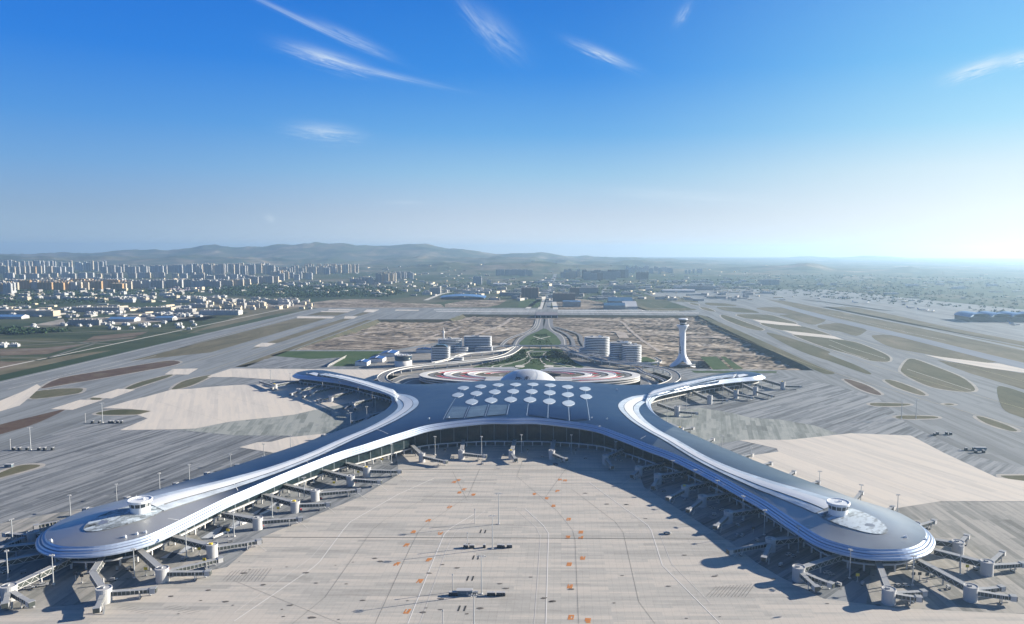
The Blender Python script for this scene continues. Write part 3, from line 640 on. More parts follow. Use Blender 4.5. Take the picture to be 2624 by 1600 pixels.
for it in range(2600):
    zn = np.bincount(I, Wg * zz[J], nV) / deg; pn = (np.bincount(I, Wg * ph[J], nV) + ncnt / 4.0 * IL) / (deg + ncnt / 4.0 * IL)
    zz = np.where(fixd, zb, zz + 1.0 * (zn - zz)); ph = np.where(fixd, 0.0, pn)
tipm = np.clip(1.25 - np.hypot(np.abs(xy[:, 0]) - 300, xy[:, 1] - 615) / 110, 0, 1); hh = zz + (6.5 + 7.0 * cen + 9.0 * tipm) * ph
mb = MB(); mb.v = [(XA + xy[k, 0], xy[k, 1], hh[k]) for k in range(nV)]
in1 = inside(np.array([(xy[f[0], 0] + xy[f[1], 0] + xy[f[2], 0]) / 3 for f in F2]), np.array([(xy[f[0], 1] + xy[f[1], 1] + xy[f[2], 1]) / 3 for f in F2]), L1)
for f, i1 in zip(F2, in1):
    a, b, c = (xy[j] for j in f[:3])
    f = list(f)
    if (b[0] - a[0]) * (c[1] - a[1]) - (b[1] - a[1]) * (c[0] - a[0]) < 0: f.reverse()
    cu, cv = (a[0] + b[0] + c[0]) / 3, (a[1] + b[1] + c[1]) / 3
    tip = math.hypot(abs(cu) - 292, cv - 640) < 88 and cv < 655 + (292 - abs(cu)) * .1; jn = cu > 0 and cv < 900 and cu * .93 + (900 - cv) * .36 > 178
    mb.face(f, 0)
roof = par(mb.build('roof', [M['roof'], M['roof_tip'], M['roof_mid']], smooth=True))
bvh = BVHTree.FromPolygons([Vector(v) for v in mb.v], mb.f)
def rz(x, y, default=28.0):
    h = bvh.ray_cast(Vector((x, y, 300)), Vector((0, 0, -1))); return h[0].z if h[0] else default
# rim: stepped white fascia and soffit
prof = [(-7.0, 4.2), (-6.2, 3.0), (-4.7, 2.7), (-4.0, 1.5), (-2.6, 1.2), (-1.9, 0.1), (-0.6, -0.2), (0.1, -1.2), (0.0, -2.2), (-1.4, -2.9), (-3.0, -3.0)]
pm = [0, 2, 0, 1, 0, 2, 0, 0, 0, 0]
mb = MB(); n = len(loop)
rings = [offs(o, d) for o, d in prof] 
for r in rings: mb.v += [(XA + p.x, p.y, p.z) for p in r]
for j in range(len(prof) - 1):
    for k in range(n):
        k2 = (k + 1) % n; mb.face((j * n + k, (j + 1) * n + k, (j + 1) * n + k2, j * n + k2), pm[j])
par(mb.build('fascia', [M['fascia'], M['fascia_grey'], mat('fascia_step', (0.36, 0.43, 0.56), 0.4, 0.3)], smooth=False))
mb = MB()
for k in range(n):
    k2 = (k + 1) % n; A, B = rings[-1], offs(-17.0, -2.4)
    mb.quad(*[(XA + q.x, q.y, q.z) for q in (A[k2], A[k], B[k], B[k2])])
par(mb.build('soffit', M['soffit']))
def wallring(o, z0, z1f, name, m, uvw=True, closed=True):
    mb = MB(); P = offs(o); s = 0.0
    for k in range(n):
        k2 = (k + 1) % n; a, b = P[k], P[k2]; d = (b.xy - a.xy).length; za, zb_ = z1f(a.z), z1f(b.z)
        mb.quad((XA + a.x, a.y, z0), (XA + b.x, b.y, z0), (XA + b.x, b.y, zb_), (XA + a.x, a.y, za), 0, [(s, z0), (s + d, z0), (s + d, zb_), (s, za)]); s += d
    return par(mb.build(name, m))
wallring(-13.0, 6.4, lambda z: z - 2.5, 'glass_wall', M['curtain'])
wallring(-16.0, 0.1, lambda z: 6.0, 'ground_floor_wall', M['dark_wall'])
mb = MB()
A, B = offs(-11.2), offs(-17.0)
for k in range(n):
    k2 = (k + 1) % n
    for q in (((A[k], 5.3), (A[k2], 5.3), (A[k2], 6.4), (A[k], 6.4)), ((A[k], 6.4), (A[k2], 6.4), (B[k2], 6.4), (B[k], 6.4)), ((A[k2], 5.3), (A[k], 5.3), (B[k], 5.3), (B[k2], 5.3))):
        mb.quad(*[(XA + p.x, p.y, z) for p, z in q])
par(mb.build('ledge', M['concrete_white']))
cl = resample([p.copy() for p in offs(-11.9)], 12.0)
cl = sorted(cl, key=lambda p: p.y * 1.0)
for p in cl[:100]:
    mb = MB(); mb.box((XA + p.x, p.y, 0.05), (1.1, 1.1, 5.25)); par(mb.build('column', M['concrete_white']))
mb = MB()
for p in cl[100:]: mb.box((XA + p.x, p.y, 0.05), (1.1, 1.1, 5.25))
tag(par(mb.build('column', M['concrete_white'])), kind='stuff')
# pale bands running over each side of the roof
BAND = [(2128, 1305, 28, 12), (2080, 1285, 28, 11), (2017, 1257, 29, 9.5), (1950, 1229, 30, 8), (1809, 1170, 31, 5.5), (1716, 1121, 32, 5.5), (1669, 1096, 33, 6), (1628, 1066, 34, 8), (1611, 1036, 34, 10), (1638, 1012, 33, 9), (1690, 1000, 30, 7), (1760, 986, 27, 7), (1818, 975, 25, 8), (1880, 964, 24, 11), (1912, 960.5, 22, 9)]
bp = []
for x, y, z, w in BAND: p = g(x, y, z); bp.append(Vector((p.x - XA, p.y, w * 1.12)))
bp = smooth_path(bp, 8)
def draped_band(side, o0, o1, lift, name, m, frac=None, i0=0, i1=None):
    mb = MB(); P = bp[i0:i1]; nn = normals([Vector((p.x, p.y, 0)) for p in P], False); rows = []
    for p, q in zip(P, nn):
        row = []
        for s in range(5):
            t = o0 + (o1 - o0) * s / 4; off = t * p.z if frac else t * p.z
            x, y = side * (p.x + q.x * off) + XA, p.y + q.y * off; row.append((x, y, rz(x, y) + lift))
        rows.append(row)
    for a, b in zip(rows, rows[1:]):
        for s in range(4): mb.quad(a[s], a[s + 1], b[s + 1], b[s]) if side > 0 else mb.quad(a[s + 1], a[s], b[s], b[s + 1])
    return par(mb.build(name, m, smooth=True))
for side in (1, -1):
    draped_band(side, -0.55, 0.55, 0.9, 'skylight_band', M['white_metal'])
    draped_band(side, 0.62, 1.3, 0.6, 'skylight_band', M['pale_glass_roof'], i1=-10)
    draped_band(side, -1.3, -0.62, 0.6, 'skylight_band', M['pale_glass_roof'], i1=-10)
M['walk'] = mat('walkway_metal', (0.30, 0.38, 0.48), 0.5)
# leaf-shaped skylights
SK = [(1187, 995), (1231.4, 991), (1276.4, 987), (1321, 986), (1365.6, 985.6), (1409.7, 988), (1454.4, 992), (1499, 997), (1173.6, 1013), (1220.5, 1009), (1267.8, 1005), (1314.8, 1003.6), (1362.3, 1004), (1408.5, 1007), (1455, 1012), (1502, 1017),
      (1208.8, 1030.5), (1258.4, 1026.5), (1308.4, 1024.5), (1358, 1025), (1407.5, 1029), (1457, 1034)]
def roof_pt(px, py):
    v = CM @ Vector(((px - CX) / F, -(py - CY) / F, -1.0)); v.normalize()
    h = bvh.ray_cast(Vector((0, 0, CAM_H)), v); return h[0] if h[0] else g(px, py, 40)
def leaf(cx, cy, w, l, tw):
    mb = MB(); K = 20; prof = []
    for k in range(K + 1):
        t = -1 + 2 * k / K; prof.append((t * l / 2, w / 2 * (1 - abs(t) ** 1.9) ** 0.85))
    c, s = math.cos(tw), math.sin(tw); rows = []
    for (y, hw) in prof:
        r = []
        for j in range(7):
            u = -1 + 2 * j / 6; x0, y0 = u * hw, y
            X, Y = cx + x0 * c - y0 * s, cy + x0 * s + y0 * c
            bul = (1 - u * u) * 0.12 * (hw / (w / 2)); r.append((X, Y, rz(X, Y) + 0.55 + bul))
        rows.append(r)
    for a, b in zip(rows, rows[1:]):
        for j in range(6): mb.quad(a[j], a[j + 1], b[j + 1], b[j])
    for side in (0, 6):
        for a, b in zip(rows, rows[1:]):
            q = (a[side], b[side], (b[side][0], b[side][1], b[side][2] - .45), (a[side][0], a[side][1], a[side][2] - .45))
            mb.quad(*(q if side == 0 else q[::-1]))
    return mb
M['skylight'] = mat('skylight_shell', (0.46, 0.52, 0.58), 0.4)
_T = NT(M['skylight']); _w = _T.brick(_T.pos(0), 400, 9.0, 1.2, (1, 1, 1), (0.96, 0.97, 0.98), (0.62, 0.66, 0.70)); _T.lk(_T.mix(1.0, (0.46, 0.52, 0.58), _w, 'MULTIPLY'), _T.b.inputs['Base Color'])
cols = {}
for k, (x, y) in enumerate(SK):
    p = roof_pt(x, y); u = (x - 1340) / 170
    par(leaf(p.x, p.y, 17.5, 40, -0.16 * u).build('skylight', M['skylight'], smooth=True))
# service lines from the last skylights down to the front edge, with differently toned panels between them
LI = [((1168, 1020), (1136, 1076)), ((1203, 1042), (1190, 1073)), ((1253, 1037), (1243, 1068)), ((1305, 1037), (1299, 1064)), ((1354, 1035), (1350, 1066)), ((1405, 1038), (1404, 1072)), ((1457, 1044), (1459, 1079)), ((1503, 1024), (1511, 1078))]
def draped_strip(a, b, w, lift, mb):
    A, B = roof_pt(*a), roof_pt(*b); d = (B.xy - A.xy); L = d.length; d.normalize(); nv = Vector((-d.y, d.x)) * w / 2; K = 10; prev = None
    for k in range(K + 1):
        p = A.xy + d * (L * k / K); l, r = p + nv, p - nv
        if rz(l.x, l.y, -1) < 0 or rz(r.x, r.y, -1) < 0: continue
        cur = ((l.x, l.y, rz(l.x, l.y) + lift), (r.x, r.y, rz(r.x, r.y) + lift))
        if prev: mb.quad(prev[0], prev[1], cur[1], cur[0])
        prev = cur
def draped_quad(c4, lift, name, m):
    P = [roof_pt(*c) for c in c4]; mb = MB(); K = 16; G = []
    for i in range(K + 1):
        row = []
        for j in range(K + 1):
            s, t = i / K, j / K; q = (P[0] * (1 - s) + P[1] * s) * (1 - t) + (P[3] * (1 - s) + P[2] * s) * t
            row.append((q.x, q.y, rz(q.x, q.y) + lift))
        G.append(row)
    for i in range(K):
        for j in range(K): mb.quad(G[i][j], G[i + 1][j], G[i + 1][j + 1], G[i][j + 1])
    return par(mb.build(name, m, smooth=True))
for a, b in LI:
    mb = MB(); draped_strip(a, b, 0.7, 0.45, mb); par(mb.build('walkway', M['walk']))
COLS = [(0, 8), (1, 9, 16), (2, 10, 17), (3, 11, 18), (4, 12, 19), (5, 13, 20), (6, 14, 21), (7, 15)]
for cset in COLS:
    for i, j in zip(cset, cset[1:]):
        (xa, ya), (xb, yb) = SK[i], SK[j]; mb = MB(); draped_strip((xa + (xb - xa) * .3, ya + (yb - ya) * .3), (xa + (xb - xa) * .7, ya + (yb - ya) * .7), 0.6, 0.4, mb); par(mb.build('walkway', M['walk']))
for i in range(7):
    a, b = LI[i], LI[i + 1]
    if i == 3: continue
    y0 = lambda L, t: (L[0][0] + (L[1][0] - L[0][0]) * t, L[0][1] + (L[1][1] - L[0][1]) * t)
    ta = 0.08 if i not in (0, 6) else (0.42 if i == 0 else 0.1); tb = 0.08 if i != 6 else 0.38
    A0, B0, B1, A1 = y0(a, ta), y0(b, tb), y0(b, 0.97), y0(a, 0.97)
    draped_quad([(A0[0] + 4, A0[1]), (B0[0] - 4, B0[1]), (B1[0] - 4, B1[1]), (A1[0] + 4, A1[1])], 0.75, 'roof_panel', M['roof_l'] if i < 3 else M['roof_d'])
# thin joint lines across the piers
for L in [((2090, 1352), (1840, 1232)), ((1655, 1118), (1586, 1124)), ((1070, 1117), (965, 1101)), ((1050, 1117), (780, 1166)), ((880, 1205), (780, 1178)), ((430, 1330), (700, 1262)), ((650, 1260), (600, 1240))]:
    mb = MB(); draped_strip(L[0], L[1], 0.5, 0.35, mb); par(mb.build('roof_joint', M['white_metal']))
# oval deck and ramp-control cabin on each tip
M['deck'] = concrete('roof_deck', (0.27, 0.31, 0.34), 0.5, 0.6, 9, 3, (1.1, 1.1, 1.1), 1.4, 1.6)
M['cab_glass'] = mat('cabin_glass', (0.03, 0.04, 0.05), 0.1)
for side in (1, -1):
    c = roof_pt(2180, 1326); u0, v0 = c.x - XA, c.y
    if side < 0: u0, v0 = u0, v0 - 0
    mb = MB(); K = 40; ring = []
    for k in range(K):
        a = 2 * math.pi * k / K; x0, y0 = 31 * math.cos(a), 17.5 * math.sin(a); ra = -0.92
        x, y = u0 + x0 * math.cos(ra) - y0 * math.sin(ra), v0 + x0 * math.sin(ra) + y0 * math.cos(ra); x = XA + side * x
        ring.append((x, y, rz(x, y) + 0.5))
    zc = rz(XA + side * u0, v0) + 0.9; ci = mb.vert((XA + side * u0, v0, zc)); ids = [mb.vert(p) for p in ring]
    for k in range(K): mb.face((ci, ids[k], ids[(k + 1) % K]) if side > 0 else (ci, ids[(k + 1) % K], ids[k]))
    par(mb.build('roof_deck', M['deck'], smooth=True))
    q = roof_pt(2147, 1316); x, y = XA + side * (q.x - XA), q.y; zb0 = rz(x, y)
    mb = MB(); mb.lathe((x, y, zb0 - 0.5), [(7.6, 0), (7.8, 5.2)], 32, 0, cap=False); cabin = par(mb.build('control_cabin', M['white_metal'], smooth=True))
    mb = MB(); mb.lathe((x, y, zb0 - 0.5), [(7.7, 5.2), (8.3, 8.4)], 32, 0, cap=False); w = mb.build('window_band', M['cab_glass'], cabin, smooth=True); w.matrix_parent_inverse = cabin.matrix_world.inverted() if False else cabin.matrix_basis.inverted()
    w.parent = cabin; w.matrix_parent_inverse = Matrix.Identity(4)
    for k in range(12):
        mb = MB(); a = 2 * math.pi * k / 12; mb.beam((x + 7.75 * math.cos(a), y + 7.75 * math.sin(a), zb0 + 4.7), (x + 8.4 * math.cos(a), y + 8.4 * math.sin(a), zb0 + 8.0), 0.5, 0.3)
        mb.build('mullion', M['white_metal'], cabin)
    mb = MB(); mb.lathe((x, y, zb0 - 0.5), [(8.3, 8.4), (9.4, 8.8), (9.8, 10.6), (9.4, 10.9), (8.6, 10.9), (8.5, 10.3)], 32, 0); w = mb.build('cabin_roof', M['white_metal'], cabin)
    mb = MB(); mb.box((x + 2, y + 1, zb0 + 9.8), (2.4, 1.6, 1.4)); mb.build('rooftop_unit', M['white_metal'], cabin)
    mb = MB(); mb.beam((x - 3, y, zb0 + 9.8), (x - 3, y, zb0 + 14), 0.2, 0.2); mb.build('antenna', M['white_metal'], cabin)
# small rooftop vents
mbv = [(1150, 1072), (1099, 1074), (1516, 1073), (1555, 1075), (1536, 1095), (1580, 1000), (320, 1378), (350, 1370), (372, 1366), (130, 1388), (1805, 985), (1815, 984), (2320, 1378), (2370, 1385)]
for p in mbv:
    q = roof_pt(*p); mb = MB(); mb.box((q.x, q.y, q.z), (2.2, 1.4, 1.3)); mb.cyl((q.x + 0.6, q.y, q.z + 1.0), 0.35, 1.2, 8); par(mb.build('roof_vent', M['white_metal']))
# ------------------------------------------------------------------ landside: roads, gardens
def pxs(P, z=0.0): return [g(x, y, z) for x, y in P]
def nolow(x, y): return floor_z(x, y) + 0.35
lines('landside_road', [[(1389, 812), (1385, 828), (1378, 840), (1362, 848), (1345, 858), (1333, 870), (1326, 886)], [(1402, 812), (1402, 830), (1410, 842), (1428, 852), (1438, 866), (1441, 890)]], 26, Z1, M['road'], smooth=6, zf=nolow)
lines('landside_road', [[(1377, 813), (1372, 830), (1352, 845), (1322, 857), (1300, 870), (1286, 886), (1262, 893)], [(1413, 813), (1416, 832), (1450, 850), (1466, 868), (1470, 889)], [(1424, 832), (1480, 850), (1490, 872), (1500, 890)]], 11, Z2, M['road'], smooth=6, zf=nolow)
lines('road_edge_lines', [[(1386, 812), (1381, 829), (1373, 840), (1356, 848), (1339, 858), (1328, 870), (1321, 886)], [(1406, 812), (1408, 830), (1418, 843), (1436, 853), (1445, 866), (1448, 888)],
    [(1378.5, 813), (1373.5, 831), (1354, 846), (1323, 859), (1302, 871), (1288, 886)], [(1374, 813), (1368, 830), (1350, 843.5), (1318, 856), (1296, 869), (1282, 885)]], 2.2, Z4, M['path'], smooth=6, zf=nolow)
lines('landside_road', [[(1262, 893), (1215, 903), (1170, 912), (1120, 925), (1060, 942), (1010, 958)], [(1500, 890), (1560, 905), (1620, 925), (1700, 945), (1760, 975)], [(1240, 940), (1340, 905), (1440, 905), (1530, 940)]], 14, Z2, M['road'], smooth=6, zf=lambda x, y: 0.1)
sheet('landside_paving', [[(900, 985), (1000, 905), (1180, 868), (1262, 893), (1440, 893), (1480, 903), (1640, 943), (1790, 990), (1640, 1000), (1000, 1000)]], Z1, concrete('landside_paving', (0.2, 0.195, 0.185), 0.3, 0.4, 30, 8))
sheet('lawn', [sm([(1222, 938), (1262, 930), (1300, 920), (1325, 902), (1340, 894.5), (1430, 894.5), (1445, 905), (1475, 930), (1490, 944), (1360, 950), (1222, 946)], 3), [(692, 912), (732, 900.5), (988, 900.5), (970, 907), (906, 939), (852, 939), (880, 916), (800, 921)],
    [(1794, 915), (1836, 914), (1872, 946), (1828, 948)], [(1846, 914), (1858, 914), (1905, 946), (1880, 947)], [(1770, 950), (1800, 951), (1990, 952), (1990, 956), (1780, 956)], sm([(1640, 920), (1655, 915), (1680, 925), (1682, 934), (1660, 936), (1640, 930)], 3)], Z3, M['lawn'])
mb = MB(); G1 = smooth_path(pxs([(1390, 838), (1400, 838), (1418, 850), (1430, 864), (1431, 886), (1336, 886), (1341, 868), (1356, 854), (1375, 845)]), 4, True)
c0 = sum(G1, Vector()) / len(G1); i0 = mb.vert((c0.x, c0.y, floor_z(c0.x, c0.y) + .8)); ids = [mb.vert((p.x, p.y, floor_z(p.x, p.y) + .8)) for p in G1]
R2 = [mb.vert((c0.x * .5 + p.x * .5, c0.y * .5 + p.y * .5, floor_z(c0.x * .5 + p.x * .5, c0.y * .5 + p.y * .5) + .8)) for p in G1]
for k in range(len(ids)):
    k2 = (k + 1) % len(ids); mb.face((ids[k], ids[k2], R2[k2], R2[k])); mb.face((i0, R2[k], R2[k2]))
o = mb.build('lawn', M['lawn']); tag(o, kind='structure')
def Zg(P): return [(1240 + x / 7.7, 760 + y / 7.7) for x, y in P]
lines('garden_path', [Zg([(985, 1055), (850, 1100), (840, 1140), (855, 1190), (790, 1240), (550, 1310), (320, 1350), (200, 1370), (165, 1400), (250, 1440)]), Zg([(880, 1110), (935, 1215), (1115, 1220), (1200, 1120), (1270, 1110)]),
    Zg([(935, 1225), (880, 1300), (760, 1355)]), Zg([(1110, 1225), (1150, 1300), (1230, 1350)]), Zg([(1220, 1150), (1230, 1230), (1340, 1290), (1560, 1345), (1760, 1385), (1810, 1430)]), Zg([(560, 1325), (350, 1370), (340, 1400), (450, 1420), (700, 1425)]),
    Zg([(1350, 1360), (1500, 1370), (1630, 1400)])], 3.6, Z5, M['path'], smooth=5)
lines('garden_path', [Zg([(980, 760), (1080, 800), (1200, 840)]), Zg([(1310, 760), (1150, 805), (1040, 840)])], 5, 1.2, M['path'], smooth=5, zf=floor_z)
mb = MB()
for cx_, cy_ in ((1332, 939.5), (1406, 939.5)):
    c = g(cx_, cy_)
    mb.prism([(c.x + 10.5 * math.cos(a * math.pi / 12), c.y + 17 * math.sin(a * math.pi / 12)) for a in range(24)], Z5 - .1, Z5 + 0.3)
tag(mb.build('garden_plaza', M['path']), kind='structure')
# foliage helper
def leaf_mat(name, a, b, c):
    m = mat(name, a, 0.9, 0, 0.1); T = NT(m); T.lk(T.ramp(T.noise(T.pos(0), 0.25, 5, 0.75), [(0.35, a), (0.52, b), (0.7, c)]), T.b.inputs['Base Color']); return m
M['leaf'] = leaf_mat('foliage', (0.012, 0.03, 0.010), (0.025, 0.055, 0.016), (0.05, 0.085, 0.03))
M['leaf_far'] = leaf_mat('foliage_far', (0.018, 0.04, 0.02), (0.032, 0.06, 0.028), (0.055, 0.085, 0.04))
rnd = random.Random(11)
def clump(mb, x, y, z, r, h, n):
    for _ in range(n):
        a = rnd.uniform(0, 6.28); q = r * math.sqrt(rnd.random()); zz = z + h * (0.25 + 0.75 * rnd.random() * (1 - (q / r) ** 2 * 0.6)); s = r * rnd.uniform(0.22, 0.42)
        c = Vector((x + q * math.cos(a), y + q * math.sin(a), zz)); t1 = Vector((rnd.uniform(-1, 1), rnd.uniform(-1, 1), rnd.uniform(-.5, .5))).normalized() * s; t2 = Vector((rnd.uniform(-1, 1), rnd.uniform(-1, 1), rnd.uniform(.1, 1))).normalized() * s
        mb.quad(c - t1 - t2, c + t1 - t2 * .8, c + t1 * .8 + t2, c - t1 + t2)
def inpoly(x, y, P):
    c = False; n = len(P)
    for i in range(n):
        a, b = P[i], P[(i + 1) % n]
        if (a.y > y) != (b.y > y) and x < (b.x - a.x) * (y - a.y) / (b.y - a.y) + a.x: c = not c
    return c
def scatter(name, polys, n, r0, r1, h0, h1, m, q=9, zf=None):
    mb = MB()
    for P in polys:
        P = pxs(P); xs = [p.x for p in P]; ys = [p.y for p in P]; k = 0; tr = 0
        while k < n and tr < n * 20:
            tr += 1; x, y = rnd.uniform(min(xs), max(xs)), rnd.uniform(min(ys), max(ys))
            if not inpoly(x, y, P): continue
            r = rnd.uniform(r0, r1); clump(mb, x, y, (zf(x, y) if zf else 0), r, rnd.uniform(h0, h1), q); k += 1
    o = mb.build(name, m); tag(o, kind='stuff'); return o
scatter('garden_shrubs', [[(1225, 938), (1300, 921), (1330, 903), (1345, 896), (1352, 912), (1330, 925), (1240, 940)], [(1392, 925), (1395, 905), (1425, 897), (1445, 906), (1480, 938), (1440, 932)]], 420, 1.2, 2.8, 1.5, 4, M['leaf'])
scatter('garden_shrubs', [[(1350, 905), (1390, 905), (1400, 935), (1345, 935)], [(1365, 866), (1405, 866), (1415, 884), (1355, 884)], [(1372, 852), (1400, 852), (1405, 860), (1368, 860)]], 160, 1.0, 2.4, 1, 3, M['leaf'], zf=floor_z)
# ------------------------------------------------------------------ tunnel portal under the cross taxiway
a, b = g(1372, 808), g(1429, 808); zf0 = -8.3; T = empty('taxiway_bridge', ((a.x + b.x) / 2, a.y, 0)); tag(T, 'wide dark concrete taxiway bridge over the central access road', 'bridge')
def parT(o, T): o.parent = T; o.matrix_parent_inverse = Matrix.Translation(-T.location); return o
M['bridge_conc'] = mat('bridge_concrete', (0.16, 0.15, 0.17), 0.8)
mb = MB(); mb.box(((a.x + b.x) / 2, a.y + 60, 0.3), (b.x - a.x, 150, 0.6)); parT(mb.build('deck', M['bridge_conc']), T)
mb = MB(); mb.box(((a.x + b.x) / 2, a.y - 16.5, -2.2), (b.x - a.x + 2, 2, 4.4)); parT(mb.build('parapet', mat('portal_face', (0.10, 0.11, 0.13), 0.8)), T)
for t in (0.0, .24, .48, .72, 1.0):
    mb = MB(); mb.box((a.x + (b.x - a.x) * t, a.y - 9, zf0 - 1), (1.6, 18, 9.2)); parT(mb.build('pier', M['concrete_white']), T)
mb = MB(); mb.box(((a.x + b.x) / 2, a.y - 1, zf0 - 1), (b.x - a.x - 1.8, 2, 9.2)); parT(mb.build('tunnel_shade_block', mat('tunnel_dark', (0.01, 0.012, 0.016), 0.9)), T)  # solid near-black block, darkness of the opening put into the colour
# ------------------------------------------------------------------ viaducts
def viaduct(path, w, z, label, pier_step=34, zend=None):
    P = smooth_path(pxs(path, z), 7); P = resample([Vector((p.x, p.y, z)) for p in P], 7, False)
    if zend:
        L = len(P)
        for k, p in enumerate(P): p.z = z + (zend - z) * sst(k / L, 0, 1)
    c = P[len(P) // 2]; T = empty('viaduct', (c.x, c.y, 0)); tag(T, label, 'elevated road', 'elevated roads around the landside of the terminal')
    nn = normals(P, False)
    mb = MB(); i = 0
    for p, q in zip(P, nn):
        for o, d in ((w / 2, 0), (-w / 2, 0), (-w / 2 * .6, -1.6), (w / 2 * .6, -1.6)): mb.v.append((p.x + q.x * o, p.y + q.y * o, p.z + d))
    for k in range(len(P) - 1):
        for j in range(4): mb.face((4 * k + j, 4 * k + (j + 1) % 4, 4 * k + 4 + (j + 1) % 4, 4 * k + 4 + j), 0 if j == 0 else 1)
    parT(mb.build('deck', [M['road'], M['concrete_white']]), T)
    for s in (1, -1):
        mb = MB()
        for p, q in zip(P, nn):
            for o, d in ((w / 2 + .3, -.5), (w / 2 + .3, 1.1), (w / 2 - .4, 1.1), (w / 2 - .4, .02)): mb.v.append((p.x + s * q.x * o, p.y + s * q.y * o, p.z + d))
        for k in range(len(P) - 1):
            for j in range(3): f = (4 * k + j, 4 * k + j + 1, 4 * k + 5 + j, 4 * k + 4 + j); mb.face(f if s > 0 else f[::-1])
        parT(mb.build('parapet', M['concrete_white']), T)
    mb = MB()
    for o in (-w / 6, w / 6):
        for k in range(len(P) - 1): 
            if k % 2: continue
            p, p2, q = P[k], P[k + 1], nn[k]; x0, y0 = p.x + q.x * o, p.y + q.y * o; x1, y1 = p2.x + q.x * o, p2.y + q.y * o
            mb.quad((x0 - q.x * .12, y0 - q.y * .12, p.z + .03), (x0 + q.x * .12, y0 + q.y * .12, p.z + .03), (x1 + q.x * .12, y1 + q.y * .12, p2.z + .03), (x1 - q.x * .12, y1 - q.y * .12, p2.z + .03))
    tag(parT(mb.build('lane_dashes', M['line_paint']), T), kind='stuff')
    for k in range(2, len(P) - 2, max(1, int(pier_step / 7))):
        p = P[k]; mb = MB(); mb.box((p.x, p.y, floor_z(p.x, p.y) - .5), (2.4, 2.0, p.z - 1.5 - floor_z(p.x, p.y) + .5)); parT(mb.build('pier', M['concrete_white']), T)
    return T
viaduct([(1330, 889), (1318, 899), (1300, 909), (1262, 919), (1220, 924), (1160, 930), (1100, 935), (1050, 941), (1010, 949), (986, 959), (979, 971), (998, 983), (1040, 992), (1080, 996)], 17, 10, 'long curved grey viaduct looping round the left side of the parking terraces')
viaduct([(1330, 886), (1290, 898), (1240, 903), (1195, 907), (1167, 915), (1140, 924), (1110, 930)], 9, 8, 'narrow white ramp curving in front of the left banded offices')
viaduct([(1440, 889), (1470, 903), (1520, 918), (1580, 930), (1640, 936), (1690, 943), (1722, 953), (1733, 966), (1722, 978), (1690, 989), (1650, 996)], 17, 10, 'long curved grey viaduct looping round the right side of the parking terraces')
viaduct([(1470, 893), (1500, 903), (1540, 914), (1590, 925), (1640, 931), (1690, 928), (1676, 916)], 9, 8, 'narrow shaded ramp curving in front of the right round offices')
viaduct([(1630, 942), (1650, 955), (1680, 966), (1700, 974), (1712, 984)], 8, 6, 'short low ramp inside the right viaduct loop')
viaduct([(1256, 889), (1300, 887), (1400, 886.5), (1460, 887), (1500, 892)], 13, 9, 'straight dark elevated road crossing between the two garden lawns')
lines('ramp_lanes', [[(1000, 975), (1035, 962), (1072, 962)], [(1010, 983), (1045, 968), (1076, 968)], [(1030, 986), (1055, 975), (1082, 973)], [(1646, 968), (1660, 975), (1668, 988)], [(1652, 962), (1680, 975), (1690, 990)]], 4.0, Z3, M['path'], smooth=5)
sheet('sunken_court', [[(1000, 985), (1012, 968), (1074, 955), (1080, 990)], [(1642, 958), (1655, 962), (1700, 990), (1640, 990)]], Z2, M['road'])
# ------------------------------------------------------------------ parking terraces
M['red'] = mat('red_surfacing', (0.48, 0.03, 0.035), 0.7)
def terr_mat():
    m = mat('terrace_planting', (0.09, 0.075, 0.055), 0.95); T = NT(m)
    T.lk(T.ramp(T.noise(T.pos(0.4, (1, .6, 1)), 0.045, 6, 0.7), [(0.36, (0.035, 0.05, 0.022)), (0.48, (0.085, 0.075, 0.055)), (0.56, (0.12, 0.10, 0.085)), (0.7, (0.17, 0.16, 0.15))]), T.b.inputs['Base Color']); return m
M['terrace'] = terr_mat()
GC = (XA, 1405.0); RB = 0.435
def arc_ring(mb, side, a1, a0, t0, t1, z, m=0, K=48, wall=0.0, wm=0):
    P = []
    for k in range(K + 1):
        t = R(t0 + (t1 - t0) * k / K); c, s = math.cos(t), math.sin(t)
        P.append(((GC[0] + side * a1 * c, GC[1] + a1 * RB * s), (GC[0] + side * a0 * c, GC[1] + a0 * RB * s)))
    for (o, i), (o2, i2) in zip(P, P[1:]):
        q = ((*o, z), (*o2, z), (*i2, z), (*i, z)); mb.quad(*(q if side > 0 else q[::-1]), m)
        if wall:
            q = ((*o, z - wall), (*o2, z - wall), (*o2, z), (*o, z)); mb.quad(*(q if side > 0 else q[::-1]), wm)
            q = ((*i2, z - wall), (*i, z - wall), (*i, z), (*i2, z)); mb.quad(*(q if side > 0 else q[::-1]), wm)
